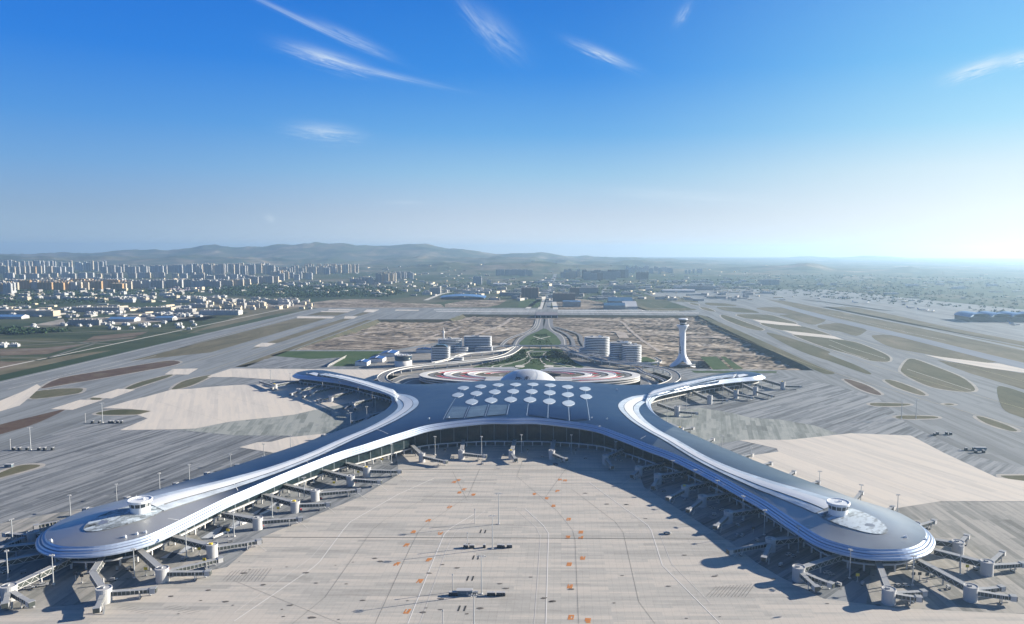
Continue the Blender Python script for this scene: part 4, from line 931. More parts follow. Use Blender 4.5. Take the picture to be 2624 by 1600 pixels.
for side, nm in ((-1, 'left'), (1, 'right')):
    T = empty('parking_garage', (XA + side * 110, 1405, 0)); tag(T, 'terraced parking building of nested white arcs on the %s of the white dome' % nm, 'parking garage', 'terraced parking buildings')
    t0, t1 = -84, 80
    for lv in range(3):
        mb = MB(); arc_ring(mb, side, 211 - lv * .0, 196, t0, t1, 4.4 + lv * 4.0, 0, 60, 1.5); parT(mb.build('floor_band', M['concrete_white']), T)
    mb = MB(); arc_ring(mb, side, 205, 60, t0, t1, 11.6, 0, 60, 11.5, 1); parT(mb.build('terrace', [M['terrace'], M['dark_wall']]), T)
    for a1, a0, z in ((164, 151, 12.7), (118, 106, 13.0)):
        mb = MB(); arc_ring(mb, side, a1, a0, t0, t1, z, 0, 60, 3.0); parT(mb.build('white_arc', M['concrete_white']), T)
        mb = MB(); arc_ring(mb, side, a1 + 1.2, a1, t0, t1, z + .6, 0, 60, 1.4); parT(mb.build('parapet', M['white_metal']), T)
    for a in (176, 131, 84):
        for ta, tb in ((12, 62), (-58, -12)):
            if a == 84 and ta < 0: continue
            mb = MB(); arc_ring(mb, side, a + 6, a - 5, ta, tb, 12.1, 0, 20); parT(mb.build('red_strip', M['red']), T)
            for e in (6, -6.6):
                mb = MB(); arc_ring(mb, side, a + e + 1.4, a + e, ta, tb, 12.6, 0, 20, .5); parT(mb.build('white_kerb', M['white_metal']), T)
    for a in (188, 141):
        mb = MB(); arc_ring(mb, side, a + 4, a - 4, t0, t1, 12.0, 0, 50); parT(mb.build('drive_lane', M['road']), T)
    mb = MB(); mb.box((XA + side * 64, 1352, 0), (30, 40, 13.5)); mb.box((XA + side * 64, 1345, 13.5), (31.5, 1.5, .9)); mb.box((XA + side * 64, 1358, 13.5), (31.5, 1.5, .9)); parT(mb.build('link_block', M['concrete_white']), T)
# white shell dome
T = empty('entrance_dome', (XA, 1290, 0)); tag(T, 'large white shell dome with dark emblem behind the terminal hall', 'dome')
DC = Vector((XA + 1, 1292, 6)); DR = (54.0, 42.0, 34.5)
def dome_pt(u, w, lift=0.0):
    """u across -1..1, w up the front face 0..1"""
    a = u * math.pi / 2; b = w * math.pi / 2
    n = Vector((math.sin(a) * math.cos(b), -math.cos(a) * math.cos(b), math.sin(b)))
    return Vector((DC.x + n.x * (DR[0] + lift), DC.y + n.y * (DR[1] + lift), DC.z + n.z * (DR[2] + lift)))
mb = MB(); K, Jn = 72, 24
for j in range(Jn + 1):
    b = math.pi / 2 * j / Jn
    for k in range(K):
        a = 2 * math.pi * k / K; mb.v.append((DC.x + DR[0] * math.cos(a) * math.cos(b), DC.y + DR[1] * math.sin(a) * math.cos(b), DC.z + DR[2] * math.sin(b)))
for j in range(Jn):
    for k in range(K): mb.face((j * K + k, j * K + (k + 1) % K, (j + 1) * K + (k + 1) % K, (j + 1) * K + k))
M['dome'] = mat('dome_shell', (0.66, 0.68, 0.70), 0.38, 0.25)
parT(mb.build('shell', M['dome'], smooth=True), T)
def dome_line(pts, w, mat_, name, lift=.35):
    mb = MB(); prev = None
    for k, (u, v) in enumerate(pts):
        u2, v2 = pts[min(k + 1, len(pts) - 1)]; u1, v1 = pts[max(k - 1, 0)]
        p = dome_pt(u, v, lift); d = (dome_pt(u2, v2, lift) - dome_pt(u1, v1, lift)).normalized(); nrm_ = (p - DC).normalized(); s = d.cross(nrm_).normalized() * w / 2
        cur = (p - s, p + s)
        if prev: mb.quad(prev[0], prev[1], cur[1], cur[0])
        prev = cur
    return parT(mb.build(name, mat_), T)
M['seam_grey'] = mat('shell_joint', (0.34, 0.37, 0.42), 0.6)
for s in (-1, 1):
    dome_line([(s * (0.08 + 0.50 * (w / 1.0) ** 1.4), 0.12 + 0.68 * w) for w in [k / 14 for k in range(15)]], 0.7, M['seam_grey'], 'shell_seam')
for w in range(9):
    v = 0.50 + w * 0.045; h = 0.12 + 0.05 * w
    dome_line([(-h + 2 * h * k / 8, v) for k in range(9)], 0.45, M['seam_grey'], 'shell_seam')
M['ink'] = mat('dark_lettering', (0.03, 0.03, 0.05), 0.6)
def strokes(cx_, cy_, sc_, ss, name):
    for s in ss:
        dome_line([(cx_ + x * sc_, cy_ + y * sc_) for x, y in s], 1.2, M['ink'], name, .7)
strokes(-0.27, 0.46, 0.042, [[(-1.5, 1), (-.3, 1)], [(-.9, 1), (-.9, -1)], [(-.1, 1), (.8, 1), (.8, .1), (-.1, .1)], [(-.1, 1), (-.1, -1)], [(1.1, 1), (2.0, 1)], [(1.2, 1), (1.2, .1), (1.9, .1), (1.9, -.9), (1.1, -1)], [(2.3, 0), (3.0, .2)]], 'emblem_stroke')
strokes(0.0, 0.44, 0.062, [[(-.2, 2.0), (.2, 1.5)], [(-1, 1.2), (1.0, 1.4)], [(-.8, .6), (-.9, -.6)], [(-.8, .6), (.5, .7), (.6, -.4), (-.8, -.5)], [(0, 1.4), (-.1, -.5)], [(1.1, .9), (1.4, .3)], [(1.1, 0), (1.2, -1.2)], [(-1.4, -1.7), (-.4, -1.1), (.6, -1.3)]], 'emblem_stroke')
# ------------------------------------------------------------------ banded office blocks
M['band_glass'] = glass_mat('band_glass', 9.0, 3.0, (0.012, 0.022, 0.028), (0.05, 0.06, 0.07), 3.6)
M['roof_grey'] = concrete('flat_roof', (0.32, 0.33, 0.34), 0.3, 0.3, 8, 4)
def super_out(cx, cy, a, b, n, rot, K=40):
    out = []
    for k in range(K):
        t = 2 * math.pi * k / K; c, s = math.cos(t), math.sin(t); x = a * math.copysign(abs(c) ** (2 / n), c); y = b * math.copysign(abs(s) ** (2 / n), s)
        out.append((cx + x * math.cos(rot) - y * math.sin(rot), cy + x * math.sin(rot) + y * math.cos(rot)))
    return out
def banded(T, x, y, a, b, n, rot, fl, fh=3.9, z0=0.0, twist=0.0, top=True):
    for f in range(fl):
        z = z0 + f * fh; s = 1 - twist * f
        mb = MB(); mb.prism(super_out(x, y, (a - 2.0) * s, (b - 2.0) * s, n, rot), z + 1.7, z + fh); parT(mb.build('window_band', M['band_glass']), T)
        mb = MB(); mb.prism(super_out(x, y, a * s, b * s, n, rot), z, z + 1.7); parT(mb.build('floor_slab', M['white_metal']), T)
    z = z0 + fl * fh
    mb = MB(); mb.prism(super_out(x, y, a * s, b * s, n, rot), z, z + 1.1, 0, 1); parT(mb.build('roof', [M['white_metal'], M['roof_grey']]), T)
    if top:
        for k in range(5):
            q = random.Random(int(x * 7 + k)); mb = MB(); mb.box((x + q.uniform(-.5, .5) * a, y + q.uniform(-.5, .5) * b, z + 1.1), (q.uniform(3, 8), q.uniform(2, 5), q.uniform(1.2, 3))); parT(mb.build('rooftop_unit', M['white_metal'] if k % 2 else M['roof_grey']), T)
def office(px, py, label): 
    c = g(px, py); T = empty('office_building', (c.x, c.y, 0)); tag(T, label, 'office building', 'banded office blocks behind the parking terraces'); return T, c
T, c = office(1127, 927, 'white banded office with glazed sloping roof beside the left viaduct')
banded(T, c.x, c.y + 14, 21, 17, 5, 0.1, 8)
mb = MB(); mb.box((c.x - 1, c.y + 13, 32.3), (34, 26, 5), 0.1, 0, 0.45); parT(mb.build('glass_roof', M['cab_glass']), T)
banded(T, c.x + 36, c.y + 10, 16, 12, 5, 0.1, 2, top=False)
T, c = office(1158, 903, 'white stepped office with slanting bands, second building from the left drum')
banded(T, c.x - 6, c.y + 12, 29, 16, 4, 0.35, 8); banded(T, c.x + 22, c.y + 2, 17, 12, 4, 0.35, 3, top=False)
mb = MB(); mb.lathe((c.x - 24, c.y + 26, 0), [(2.2, 0), (1.8, 44), (3.4, 45), (3.4, 48), (1.4, 50), (0.3, 58)], 14); parT(mb.build('stair_tower', M['concrete_white'], smooth=False), T)
T, c = office(1223, 901, 'wide white slab office with five dark window bands left of the gardens')
banded(T, c.x, c.y + 14, 34, 14, 8, 0.0, 9); banded(T, c.x + 16, c.y - 1, 22, 9, 6, 0.0, 3, top=False)
T, c = office(1528, 913, 'tall glass-and-white round office, the one nearest the gardens on the right')
banded(T, c.x + 2, c.y + 16, 30, 20, 2.6, -0.2, 11); banded(T, c.x - 14, c.y + 8, 27, 17, 2.6, 0.0, 4, top=False)
T, c = office(1607, 933, 'twin-drum glass office with white rings nearest the right viaduct')
banded(T, c.x + 11, c.y + 16, 22, 18, 2.4, 0, 10); banded(T, c.x - 12, c.y + 36, 25, 16, 2.6, 0.2, 11); banded(T, c.x - 28, c.y + 20, 12, 10, 2.6, 0.2, 4, top=False)
# round drum building
c = g(1029, 941); T = empty('drum_building', (c.x, c.y + 17, 0)); tag(T, 'round white drum building with dark glass upper half beside the left viaduct', 'building')
mb = MB(); mb.lathe((c.x, c.y + 17, 0), [(18.5, 0), (18.5, 12.5)], 48); parT(mb.build('drum_wall', M['concrete_white'], smooth=True), T)
mb = MB(); mb.lathe((c.x, c.y + 17, 12.5), [(18.3, 0), (18.3, 10.5)], 48); parT(mb.build('drum_glass', M['cab_glass'], smooth=True), T)
mb = MB(); mb.lathe((c.x, c.y + 17, 23), [(18.5, 0), (18.5, 1.6), (17.6, 1.6), (17.5, .5)], 48); parT(mb.build('roof', M['roof_grey']), T)
for k in range(7): mb = MB(); mb.box((c.x - 12 + 4 * k, c.y + 13 + 4 * (k % 3), 23.5), (2.6, 3.2, 1.5)); parT(mb.build('rooftop_unit', M['white_metal']), T)
# blue roofed sheds
M['blue_roof'] = mat('blue_sheet_roof', (0.03, 0.10, 0.30), 0.45, 0.2)
SHED = [(993, 915, 34, 46, 'blue-roofed white shed directly behind the round drum building'), (962, 929, 32, 34, 'blue-roofed white shed left of the round drum building'), (925, 938, 26, 30, 'low blue-roofed shed farthest left of the drum building'), (1084, 905, 34, 26, 'dark blue-roofed shed in the shade behind the drum building')]
for px, py, w, d, lab in SHED:
    c = g(px, py); T = empty('shed', (c.x, c.y, 0)); tag(T, lab, 'shed', 'blue roofed sheds'); c.y += d / 2
    mb = MB(); mb.box((c.x, c.y, 0), (w, d, 8)); parT(mb.build('wall', M['concrete_white']), T)
    mb = MB(); mb.quad((c.x - w / 2 - .6, c.y - d / 2 - .6, 8.1), (c.x, c.y - d / 2 - .6, 10.8), (c.x, c.y + d / 2 + .6, 10.8), (c.x - w / 2 - .6, c.y + d / 2 + .6, 8.1)); mb.quad((c.x, c.y - d / 2 - .6, 10.8), (c.x + w / 2 + .6, c.y - d / 2 - .6, 8.1), (c.x + w / 2 + .6, c.y + d / 2 + .6, 8.1), (c.x, c.y + d / 2 + .6, 10.8)); parT(mb.build('roof', M['blue_roof']), T)
    mb = MB(); mb.box((c.x, c.y, 10.7), (1.2, d, .5)); parT(mb.build('ridge', M['white_metal']), T)
# blast fence on the left grey pad
a, b = g(838, 942), g(884, 918); mb = MB(); d = (b - a).normalized()
mb.quad(a, b, b + Vector((4, 2, 7)), a + Vector((4, 2, 7))); mb.quad(b, a, a + Vector((4, 2, 7)), b + Vector((4, 2, 7)))
tag(mb.build('blast_fence', M['concrete_white']), 'long leaning pale blast fence at the edge of the green plot', 'fence')
sheet('engine_test_pad', [[(626, 943.5), (679, 921), (856, 920), (816, 943.5)]], Z5, M['asphalt_left'])
# ------------------------------------------------------------------ control tower
c = g(1748, 938); TX, TY = c.x, c.y; T = empty('control_tower', (TX, TY, 0)); tag(T, 'tall white control tower with swirling perforated shaft and flared foot', 'control tower')
M['tower_skin'] = mat('tower_skin', (0.70, 0.72, 0.75), 0.42)
def shaft_r(z): return 7.0 + 1.0 * ((z - 55) / 30) ** 2 + (5.2 * sst(z, 76, 90)) - (0.0)
mb = MB(); prof = [(shaft_r(z), z) for z in range(32, 91, 3)] + [(12.6, 90), (11.0, 89.5)]; mb.lathe((TX, TY, 0), prof, 40, 0, cap=False); parT(mb.build('shaft', M['tower_skin'], smooth=True), T)
mb = MB(); K = 72; Jn = 14
for j in range(Jn + 1):
    t = j / Jn
    for k in range(K):
        th = 2 * math.pi * k / K; pet = 0.5 + 0.5 * math.cos(3 * (th - R(205))); pet = pet ** 0.7
        r = shaft_r(32) + (4 + 19 * pet) * t ** 2.1; z = 32 * (1 - t) + (1 - pet) * 13 * t * t
        mb.v.append((TX + r * math.cos(th), TY + r * math.sin(th), z))
for j in range(Jn):
    for k in range(K): mb.face(((j + 1) * K + k, (j + 1) * K + (k + 1) % K, j * K + (k + 1) % K, j * K + k))
parT(mb.build('flared_foot', M['tower_skin'], smooth=True), T)
mb = MB(); q = random.Random(5)
for arm in range(2):
    for k in range(110):
        z = 27 + k * 0.55 + q.uniform(-1, 1); th = R(225 + arm * 180) + (z - 27) * 0.022 * (-1) + q.uniform(-.30, .30) * (0.6 + 0.4 * math.sin(z * .2)); r = shaft_r(z) + .12
        s = q.uniform(1.2, 2.1); P = []
        for a in (q.uniform(0, 2), q.uniform(2.2, 4), q.uniform(4.3, 6)):
            tt = th + s * math.cos(a) / r * 1.2; zz2 = z + s * math.sin(a) * 1.3; rr = shaft_r(zz2) + .15; P.append((TX + rr * math.cos(tt), TY + rr * math.sin(tt), zz2))
        A = [Vector(p) for p in P]; nn_ = (A[1] - A[0]).cross(A[2] - A[0])
        if nn_.dot(Vector((math.cos(th), math.sin(th), 0))) < 0: P.reverse()
        i = len(mb.v); mb.v += P; mb.face((i, i + 1, i + 2))
tag(parT(mb.build('perforation', M['cab_glass']), T), kind='stuff')
mb = MB(); mb.lathe((TX, TY, 88), [(6.2, 0), (6.2, 6), (7.6, 9), (8.4, 12.5)], 32, 0, cap=False); parT(mb.build('cab_glass', M['cab_glass'], smooth=True), T)
mb = MB(); mb.lathe((TX, TY, 93), [(7.4, 0), (7.6, 1.0), (6.4, 1.0)], 32, 0); parT(mb.build('gallery', M['white_metal']), T)
mb = MB(); mb.lathe((TX, TY, 100.5), [(8.4, 0), (10.0, .6), (10.0, 2.6), (8.8, 3.0)], 32, 0); parT(mb.build('cab_roof', M['white_metal']), T)
mb = MB(); mb.lathe((TX + 6, TY + 2, 0), [(24, 0), (24, 5)], 40); parT(mb.build('podium', M['band_glass']), T)
mb = MB(); mb.lathe((TX + 6, TY + 2, 5), [(25, 0), (25, 1)], 40); parT(mb.build('podium_roof', M['roof_grey']), T)
mb = MB(); mb.box((TX + 26, TY - 2, 0), (16, 14, 9)); parT(mb.build('annex', M['dark_wall']), T)
# ------------------------------------------------------------------ jet bridges
M['jb_white'] = mat('bridge_white_panel', (0.42, 0.42, 0.42), 0.55)
M['jb_grey'] = mat('bridge_grey_roof', (0.30, 0.31, 0.32), 0.6)
M['jb_dark'] = mat('bridge_dark_panel', (0.055, 0.065, 0.06), 0.35)
M['rubber'] = mat('tyre_rubber', (0.02, 0.02, 0.02), 0.8)
M['yellow'] = mat('yellow_sign', (0.70, 0.50, 0.03), 0.6)
M['redp'] = mat('red_equipment', (0.55, 0.03, 0.03), 0.6)
def truss_box(mb, p, q, w, h, z0):
    """enclosed walkway: pale roof and floor edge beams, dark sides crossed by white truss members"""
    p, q = Vector((p.x, p.y, 0)), Vector((q.x, q.y, 0)); d = q - p; L = d.length; d.normalize(); n = Vector((-d.y, d.x, 0))
    Z = Vector((0, 0, 1))
    def P(s, o, z): return p + d * s + n * o + Z * (z0 + z)
    mb.beam(P(0, 0, h / 2), P(L, 0, h / 2), w - .3, h - .5, 1)
    mb.beam(P(0, 0, h), P(L, 0, h), w + .1, .35, 2); mb.beam(P(0, 0, 0), P(L, 0, 0), w + .1, .4, 0)
    k = max(2, int(L / 3.6))
    for i in range(k):
        a, b = L * i / k, L * (i + 1) / k
        for o in (w / 2 - .1, -w / 2 + .1):
            if i % 2 == 0: mb.beam(P(a, o, .2), P(b, o, h - .2), .34, .34, 0)
            else: mb.beam(P(a, o, h - .2), P(b, o, .2), .34, .34, 0)
    for o in (w / 2, -w / 2): mb.beam(P(0, o, h - .05), P(L, o, h - .05), .35, .55, 0)
JBN = 0
def jet_bridge(start, rot, cabs, label, group, r=4.3, hr=11.0, via=None):
    A, B = g(*start, 9), g(*rot, hr); C = [g(c[0], c[1], 6) for c in cabs]
    B = Vector((B.x, B.y, 0)); A = Vector((A.x, A.y, 0))
    T = empty('jet_bridge', (B.x, B.y, 0)); tag(T, label, 'jet bridge', group)
    def pr(o): o.parent = T; o.matrix_parent_inverse = Matrix.Translation((-B.x, -B.y, 0)); return o
    pts = [A] + ([Vector((*g(*via, 9).xy, 0))] if via else []) + [B]
    for a, b in zip(pts, pts[1:]):
        mb = MB(); truss_box(mb, a, b, 4.2, 4.2, 5.6); pr(mb.build('fixed_walkway', [M['jb_white'], M['jb_dark'], M['jb_grey']]))
    L = (B - A).length
    if L > 22:
        m_ = A.lerp(B, .5); mb = MB(); mb.box((m_.x, m_.y, 0), (1.0, 1.0, 5.6)); pr(mb.build('support_column', M['jb_white']))
    mb = MB(); mb.lathe((B.x, B.y, 0), [(r, 0.1), (r, hr - 1.2), (r + .25, hr - 1.2), (r + .25, hr), (r - .3, hr), (r - .35, hr - .4)], 28); pr(mb.build('rotunda', M['jb_white'], smooth=False))
    mb = MB(); mb.box((B.x - 1, B.y, hr - .4), (2.6, 2.0, 1.1)); pr(mb.build('rooftop_unit', M['yellow'] if (start[0] % 3 > 1) else M['jb_grey']))
    for c in C:
        c = Vector((c.x, c.y, 0)); d = (c - B); Lc = d.length; d.normalize(); s = B + d * (r - .3)
        mid = B + d * (Lc * .55); Z = Vector((0, 0, 1))
        mb = MB()
        mb.beam(s + Z * 6.2, mid + Z * 5.6, 3.4, 3.0, 1); mb.beam(s + Z * 7.75, mid + Z * 7.15, 3.6, .3, 2); mb.beam(s + Z * 4.8, mid + Z * 4.2, 3.6, .3, 0)
        mb.beam(mid + Z * 5.6, c + Z * 5.1, 3.0, 2.6, 1); mb.beam(mid + Z * 6.95, c + Z * 6.5, 3.2, .3, 2); mb.beam(mid + Z * 4.3, c + Z * 3.8, 3.2, .3, 0)
        n = Vector((-d.y, d.x, 0)); k = max(3, int(Lc / 3))
        for i in range(k):
            q = s.lerp(c, (i + .5) / k); zz = 6.2 - 1.1 * (i + .5) / k
            for o in (1.72, -1.72): mb.beam(q + n * o * .98 + Z * (zz - 1.4), q + n * o * .98 + Z * (zz + 1.4), .28, .28, 0)
        pr(mb.build('tunnel', [M['jb_white'], M['jb_dark'], M['jb_grey']]))
        w = B + d * (Lc * .78); mb = MB()
        for o in (2.0, -2.0): mb.beam(w + n * o + Z * .7, w + n * o + Z * 6.4, .5, .5)
        mb.beam(w + n * 2.2 + Z * .9, w - n * 2.2 + Z * .9, .8, .6); pr(mb.build('drive_column', M['jb_white']))
        mb = MB(); mb.beam(w + n * 1.7 + Z * .55, w + n * .7 + Z * .55, 1.1, 1.1); pr(mb.build('wheel', M['rubber']))
        mb = MB(); mb.beam(w - n * 1.7 + Z * .55, w - n * .7 + Z * .55, 1.1, 1.1); pr(mb.build('wheel', M['rubber']))
        mb = MB(); e = c + d * 3.8; mb.beam(c + Z * 5.1, e + Z * 5.1, 4.4, 3.4, 0); mb.beam(e + Z * 5.1, e + d * .6 + Z * 5.1, 3.8, 3.0, 1); mb.beam(c + Z * 6.95, e + d * .6 + Z * 6.95, 4.6, .3, 2); pr(mb.build('cab', [M['jb_white'], M['jb_dark'], M['jb_grey']]))
        mb = MB(); q = c + n * 3.2; mb.beam(q + Z * .3, q - d * 4 + Z * 4, 1.2, .3); pr(mb.build('service_stair', M['jb_grey']))
    return T
ORD = ['first', 'second', 'third', 'fourth', 'fifth', 'sixth', 'seventh', 'eighth', 'ninth', 'tenth', 'eleventh', 'twelfth']
GR = 'jet bridges docked around the terminal piers'
tipL = [((120, 1417), (-85, 1452), [(-60, 1490)], 'long truss jet bridge leaving the photo at the left edge'),
        ((180, 1432), (22, 1500), [(14, 1544), (74, 1542)], 'white truss jet bridge with two tunnels at the bottom left corner'),
        ((261, 1432), (266, 1506), [(384, 1511), (250, 1556)], 'bent jet bridge with two tunnels beneath the left round tip'),
        ((110, 1392), (-30, 1402), [(50, 1384)], 'jet bridge in shadow left of the left round tip'),
        ((355, 1408), (415, 1455), [(557, 1434), (525, 1466)], 'jet bridge with two splayed tunnels right of the left round tip')]
for k, (s, r_, c, lab) in enumerate(tipL): jet_bridge(s, r_, c, lab, GR, via=(237, 1468) if k == 2 else None, r=5.0 if k < 3 else 4.6)
inL = [((443, 1375), (543, 1394), [(657, 1387)]), ((571, 1315), (660, 1326), [(763, 1329)]), ((677, 1268), (756, 1284), [(835, 1291)]), ((726, 1242), (807, 1256), [(914, 1256)]),
       ((826, 1205), (898, 1219), [(968, 1233)]), ((875, 1184), (940, 1197), [(1019, 1207)])]
for k, (s, r_, c) in enumerate(inL): jet_bridge(s, r_, c, '%s jet bridge from the tip along the sunlit inner side of the left near pier' % ORD[k], GR)
mid = [((1050, 1137), (1081, 1161), [(1138, 1182)], 'leftmost jet bridge before the tall central glass front'), ((1188, 1129), (1182, 1154), [(1238, 1168)], 'second jet bridge from left before the tall central glass front'),
       ((1319, 1129), (1311, 1154), [(1320, 1175)], 'short stubby jet bridge in the middle of the central glass front'), ((1420, 1129), (1414, 1154), [(1446, 1175)], 'fourth jet bridge from left before the tall central glass front'),
       ((1602, 1150), (1552, 1166), [(1567, 1194)], 'rightmost jet bridge before the tall central glass front')]
for s, r_, c, lab in mid: jet_bridge(s, r_, c, lab, GR, r=3.7)
inR = [((1716, 1184), (1637, 1196), [(1623, 1217)]), ((1767, 1208), (1686, 1215), [(1675, 1245)]), ((1823, 1235), (1756, 1245), [(1716, 1275)]), ((1884, 1263), (1800, 1270), [(1767, 1305)]), ((1944, 1305), (1867, 1310), [(1837, 1347)]),
       ((2068, 1375), (1975, 1380), [(1959, 1427), (1876, 1410)])]
for k, (s, r_, c) in enumerate(inR): jet_bridge(s, r_, c, '%s jet bridge from the hall along the shaded inner side of the right near pier' % ORD[k], GR)
tipR = [((2157, 1422), (2047, 1452), [(2087, 1501), (2122, 1494)], 'jet bridge with two parallel tunnels left of the right round tip'), ((2250, 1440), (2278, 1508), [(2346, 1531), (2360, 1517)], 'jet bridge with two tunnels below the right round tip'),
        ((2353, 1436), (2488, 1501), [(2560, 1506), (2588, 1529)], 'long jet bridge with two tunnels at the bottom right corner'), ((2395, 1410), (2530, 1438), [(2614, 1445), (2567, 1417)], 'long jet bridge with two tunnels at the right edge of the photo'),
        ((2397, 1385), (2455, 1387), [(2476, 1375)], 'short jet bridge on the upper right flank of the right round tip')]
for s, r_, c, lab in tipR: jet_bridge(s, r_, c, lab, GR, r=4.7)
outR = [((2308, 1343), (2346, 1340), [(2390, 1336)]), ((2215, 1306), (2252, 1308), [(2285, 1301)]), ((2140, 1278), (2180, 1282), [(2206, 1263)]), ((2010, 1232), (2050, 1238), [(2094, 1236)]), ((1968, 1212), (2008, 1219), [(2033, 1210)]),
        ((1895, 1180), (1933, 1189), [(1973, 1187)]), ((1848, 1160), (1884, 1169), [(1924, 1165)]), ((1768, 1122), (1801, 1131), [(1825, 1126)]), ((1715, 1085), (1744, 1095), [(1773, 1097)])]
for k, (s, r_, c) in enumerate(outR): jet_bridge(s, r_, c, '%s jet bridge from the tip along the outer side of the right near pier' % ORD[k], GR)
farR = [((1686, 1034), (1735, 1041), [(1782, 1058)]), ((1776, 1003), (1819, 1013), [(1859, 1025)]), ((1850, 990), (1886, 999), [(1925, 1018)]), ((1900, 983), (1936, 991), [(1978, 1014)]), ((1955, 972), (2006, 978), [(2048, 990)])]
for k, (s, r_, c) in enumerate(farR): jet_bridge(s, r_, c, '%s jet bridge from the hall along the right far pier' % ORD[k], GR, hr=15)
farL = [((764, 977), (704, 984), [(698, 994), (668, 978)]), ((820, 987), (766, 996), [(748, 1009)]), ((852, 993), (799, 1002), [(780, 1016)]), ((901, 1004), (847, 1013), [(818, 1025)]), ((954, 1022), (903, 1031), [(885, 1044), (909, 1046)]), ((985, 1056), (947, 1062), [(907, 1080), (926, 1083)])]
for k, (s, r_, c) in enumerate(farL): jet_bridge(s, r_, c, '%s jet bridge from the far end along the shaded left far pier' % ORD[k], GR)
outL = [((135, 1368), (84, 1362), [(20, 1368)]), ((245, 1322), (220, 1312), [(100, 1346)]), ((345, 1296), (316, 1289), [(225, 1304)]), ((405, 1275), (383, 1270), [(330, 1276)]), ((545, 1232), (520, 1230), [(455, 1240)]), ((630, 1210), (604, 1205), [(534, 1213)]),
        ((720, 1180), (695, 1176), [(612, 1192)]), ((785, 1156), (757, 1154), [(682, 1171)]), ((850, 1135), (825, 1133), [(752, 1150)]), ((905, 1105), (872, 1108), [(832, 1116)])]
for k, (s, r_, c) in enumerate(outL): jet_bridge(s, r_, c, '%s jet bridge from the tip along the far outer side of the left near pier' % ORD[k], GR)
# ------------------------------------------------------------------ light masts
M['mast'] = mat('galvanised_mast', (0.42, 0.44, 0.45), 0.5, 0.3)
def make_mast(h, wide):
    T = empty('light_mast')
    mb = MB(); mb.lathe((0, 0, 0), [(.45, 0), (.42, h * .4), (.26, h)], 10); mb.build('pole', M['mast'], T)
    mb = MB(); mb.box((0, 0, 0), (1.8, 1.8, .6)); mb.build('footing', M['concrete_white'], T)
    mb = MB(); mb.beam((-wide, 0, h), (wide, 0, h), .3, .3); mb.beam((0, -wide * .6, h), (0, wide * .6, h), .3, .3); mb.build('crossarm', M['mast'], T)
    for k in range(6):
        mb = MB(); a = k * math.pi / 3; x, y = wide * math.cos(a), wide * .6 * math.sin(a); mb.box((x, y, h - .35), (.8, .8, .5), a); mb.build('floodlight', M['jb_white'], T)
    return T
GATE = [(21, 1487), (137, 1499), (33, 1399), (181, 1331), (300, 1300), (345, 1482), (600, 1376), (478, 1429), (698, 1328), (780, 1281), (486, 1245), (592, 1216), (677, 1187), (745, 1163), (410, 1269), (1003, 1187), (1115, 1166), (1234, 1166), (1336, 1161),
        (1464, 1161), (1578, 1180), (1659, 1187), (1723, 1233), (1780, 1259), (1837, 1289), (1903, 1333), (1958, 1372), (2045, 1417), (2177, 1483), (2338, 1501), (2460, 1473), (2299, 1329), (2099, 1263), (2205, 1301), (787, 988), (827, 1006), (870, 1012),
        (918, 1025), (954, 1042), (962, 1056), (940, 1082), (899, 1099), (744, 988), (694, 981), (1709, 1081), (1759, 1047), (1852, 1020), (1902, 1011), (1951, 1002), (1742, 1110), (1924, 1196), (1850, 1163)]
def side_of(px, py):
    if py < 1115 and px < 1000: return 'beside the left far pier'
    if py < 1115: return 'beside the right far pier'
    if px < 1000: return 'beside the left near pier'
    if px < 1640: return 'before the central glass front'
    return 'beside the right near pier'
proto = None
cnt = {}
for px, py in sorted(GATE):
    T = make_mast(22.5, 1.9) if proto is None else copy_tree(proto)
    if proto is None: proto = T
    c = g(px, py); T.location = (c.x, c.y, 0.3); T.rotation_euler.z = (px * 7 % 31) / 10
    cnt[side_of(px, py)] = cnt.get(side_of(px, py), 0) + 1; tag(T, 'slim grey floodlight mast, %s from left %s' % (nth(cnt[side_of(px, py)]), side_of(px, py)), 'light mast', 'floodlight masts ' + side_of(px, py))
p2 = None
for px, py, lab in [(1278, 1344, 'tall mast behind the far equipment row on the pale apron'), (1262, 1408, 'tall floodlight mast in the middle equipment row of the pale apron'), (1234, 1524, 'tall floodlight mast beside the white-roofed shelter on the pale apron'),
                    (1215, 1636, 'mast whose head shows at the bottom of the pale apron'), (263, 1084, 'tall mast in the distant equipment row on the left grey apron'), (79, 1154, 'tall mast in the equipment row near the left edge'),
                    (2347, 1073, 'tall mast on the oval grass island of the right apron'), (2310, 1073, 'mast left of the one on the oval island of the right apron')]:
    T = make_mast(28.5, 3.0) if p2 is None else copy_tree(p2)
    if p2 is None: p2 = T
    c = g(px, py); T.location = (c.x, c.y, 0.3); tag(T, lab, 'light mast')
wp = None
for px, py, lab in [(1217, 1342, 'thin white pole left of the masts on the pale apron'), (1198, 1406, 'thin white pole in the middle equipment row'), (1160, 1518, 'thin white pole left of the white-roofed shelter'), (1135, 1615, 'thin white pole at the bottom of the pale apron'),
                    (219, 1084, 'thin white pole left of the distant mast on the left grey apron'), (27, 1153, 'thin white pole at the left end of the left edge row')]:
    if wp is None:
        T = empty('marker_pole'); mb = MB(); mb.cyl((0, 0, 0), .32, 13, 10); mb.build('pole', M['jb_white'], T); mb = MB(); mb.box((0, 0, 12.6), (.9, .9, .9)); mb.build('head', M['mast'], T); wp = T
    else: T = copy_tree(wp)
    c = g(px, py); T.location = (c.x, c.y, .3); tag(T, lab, 'pole')
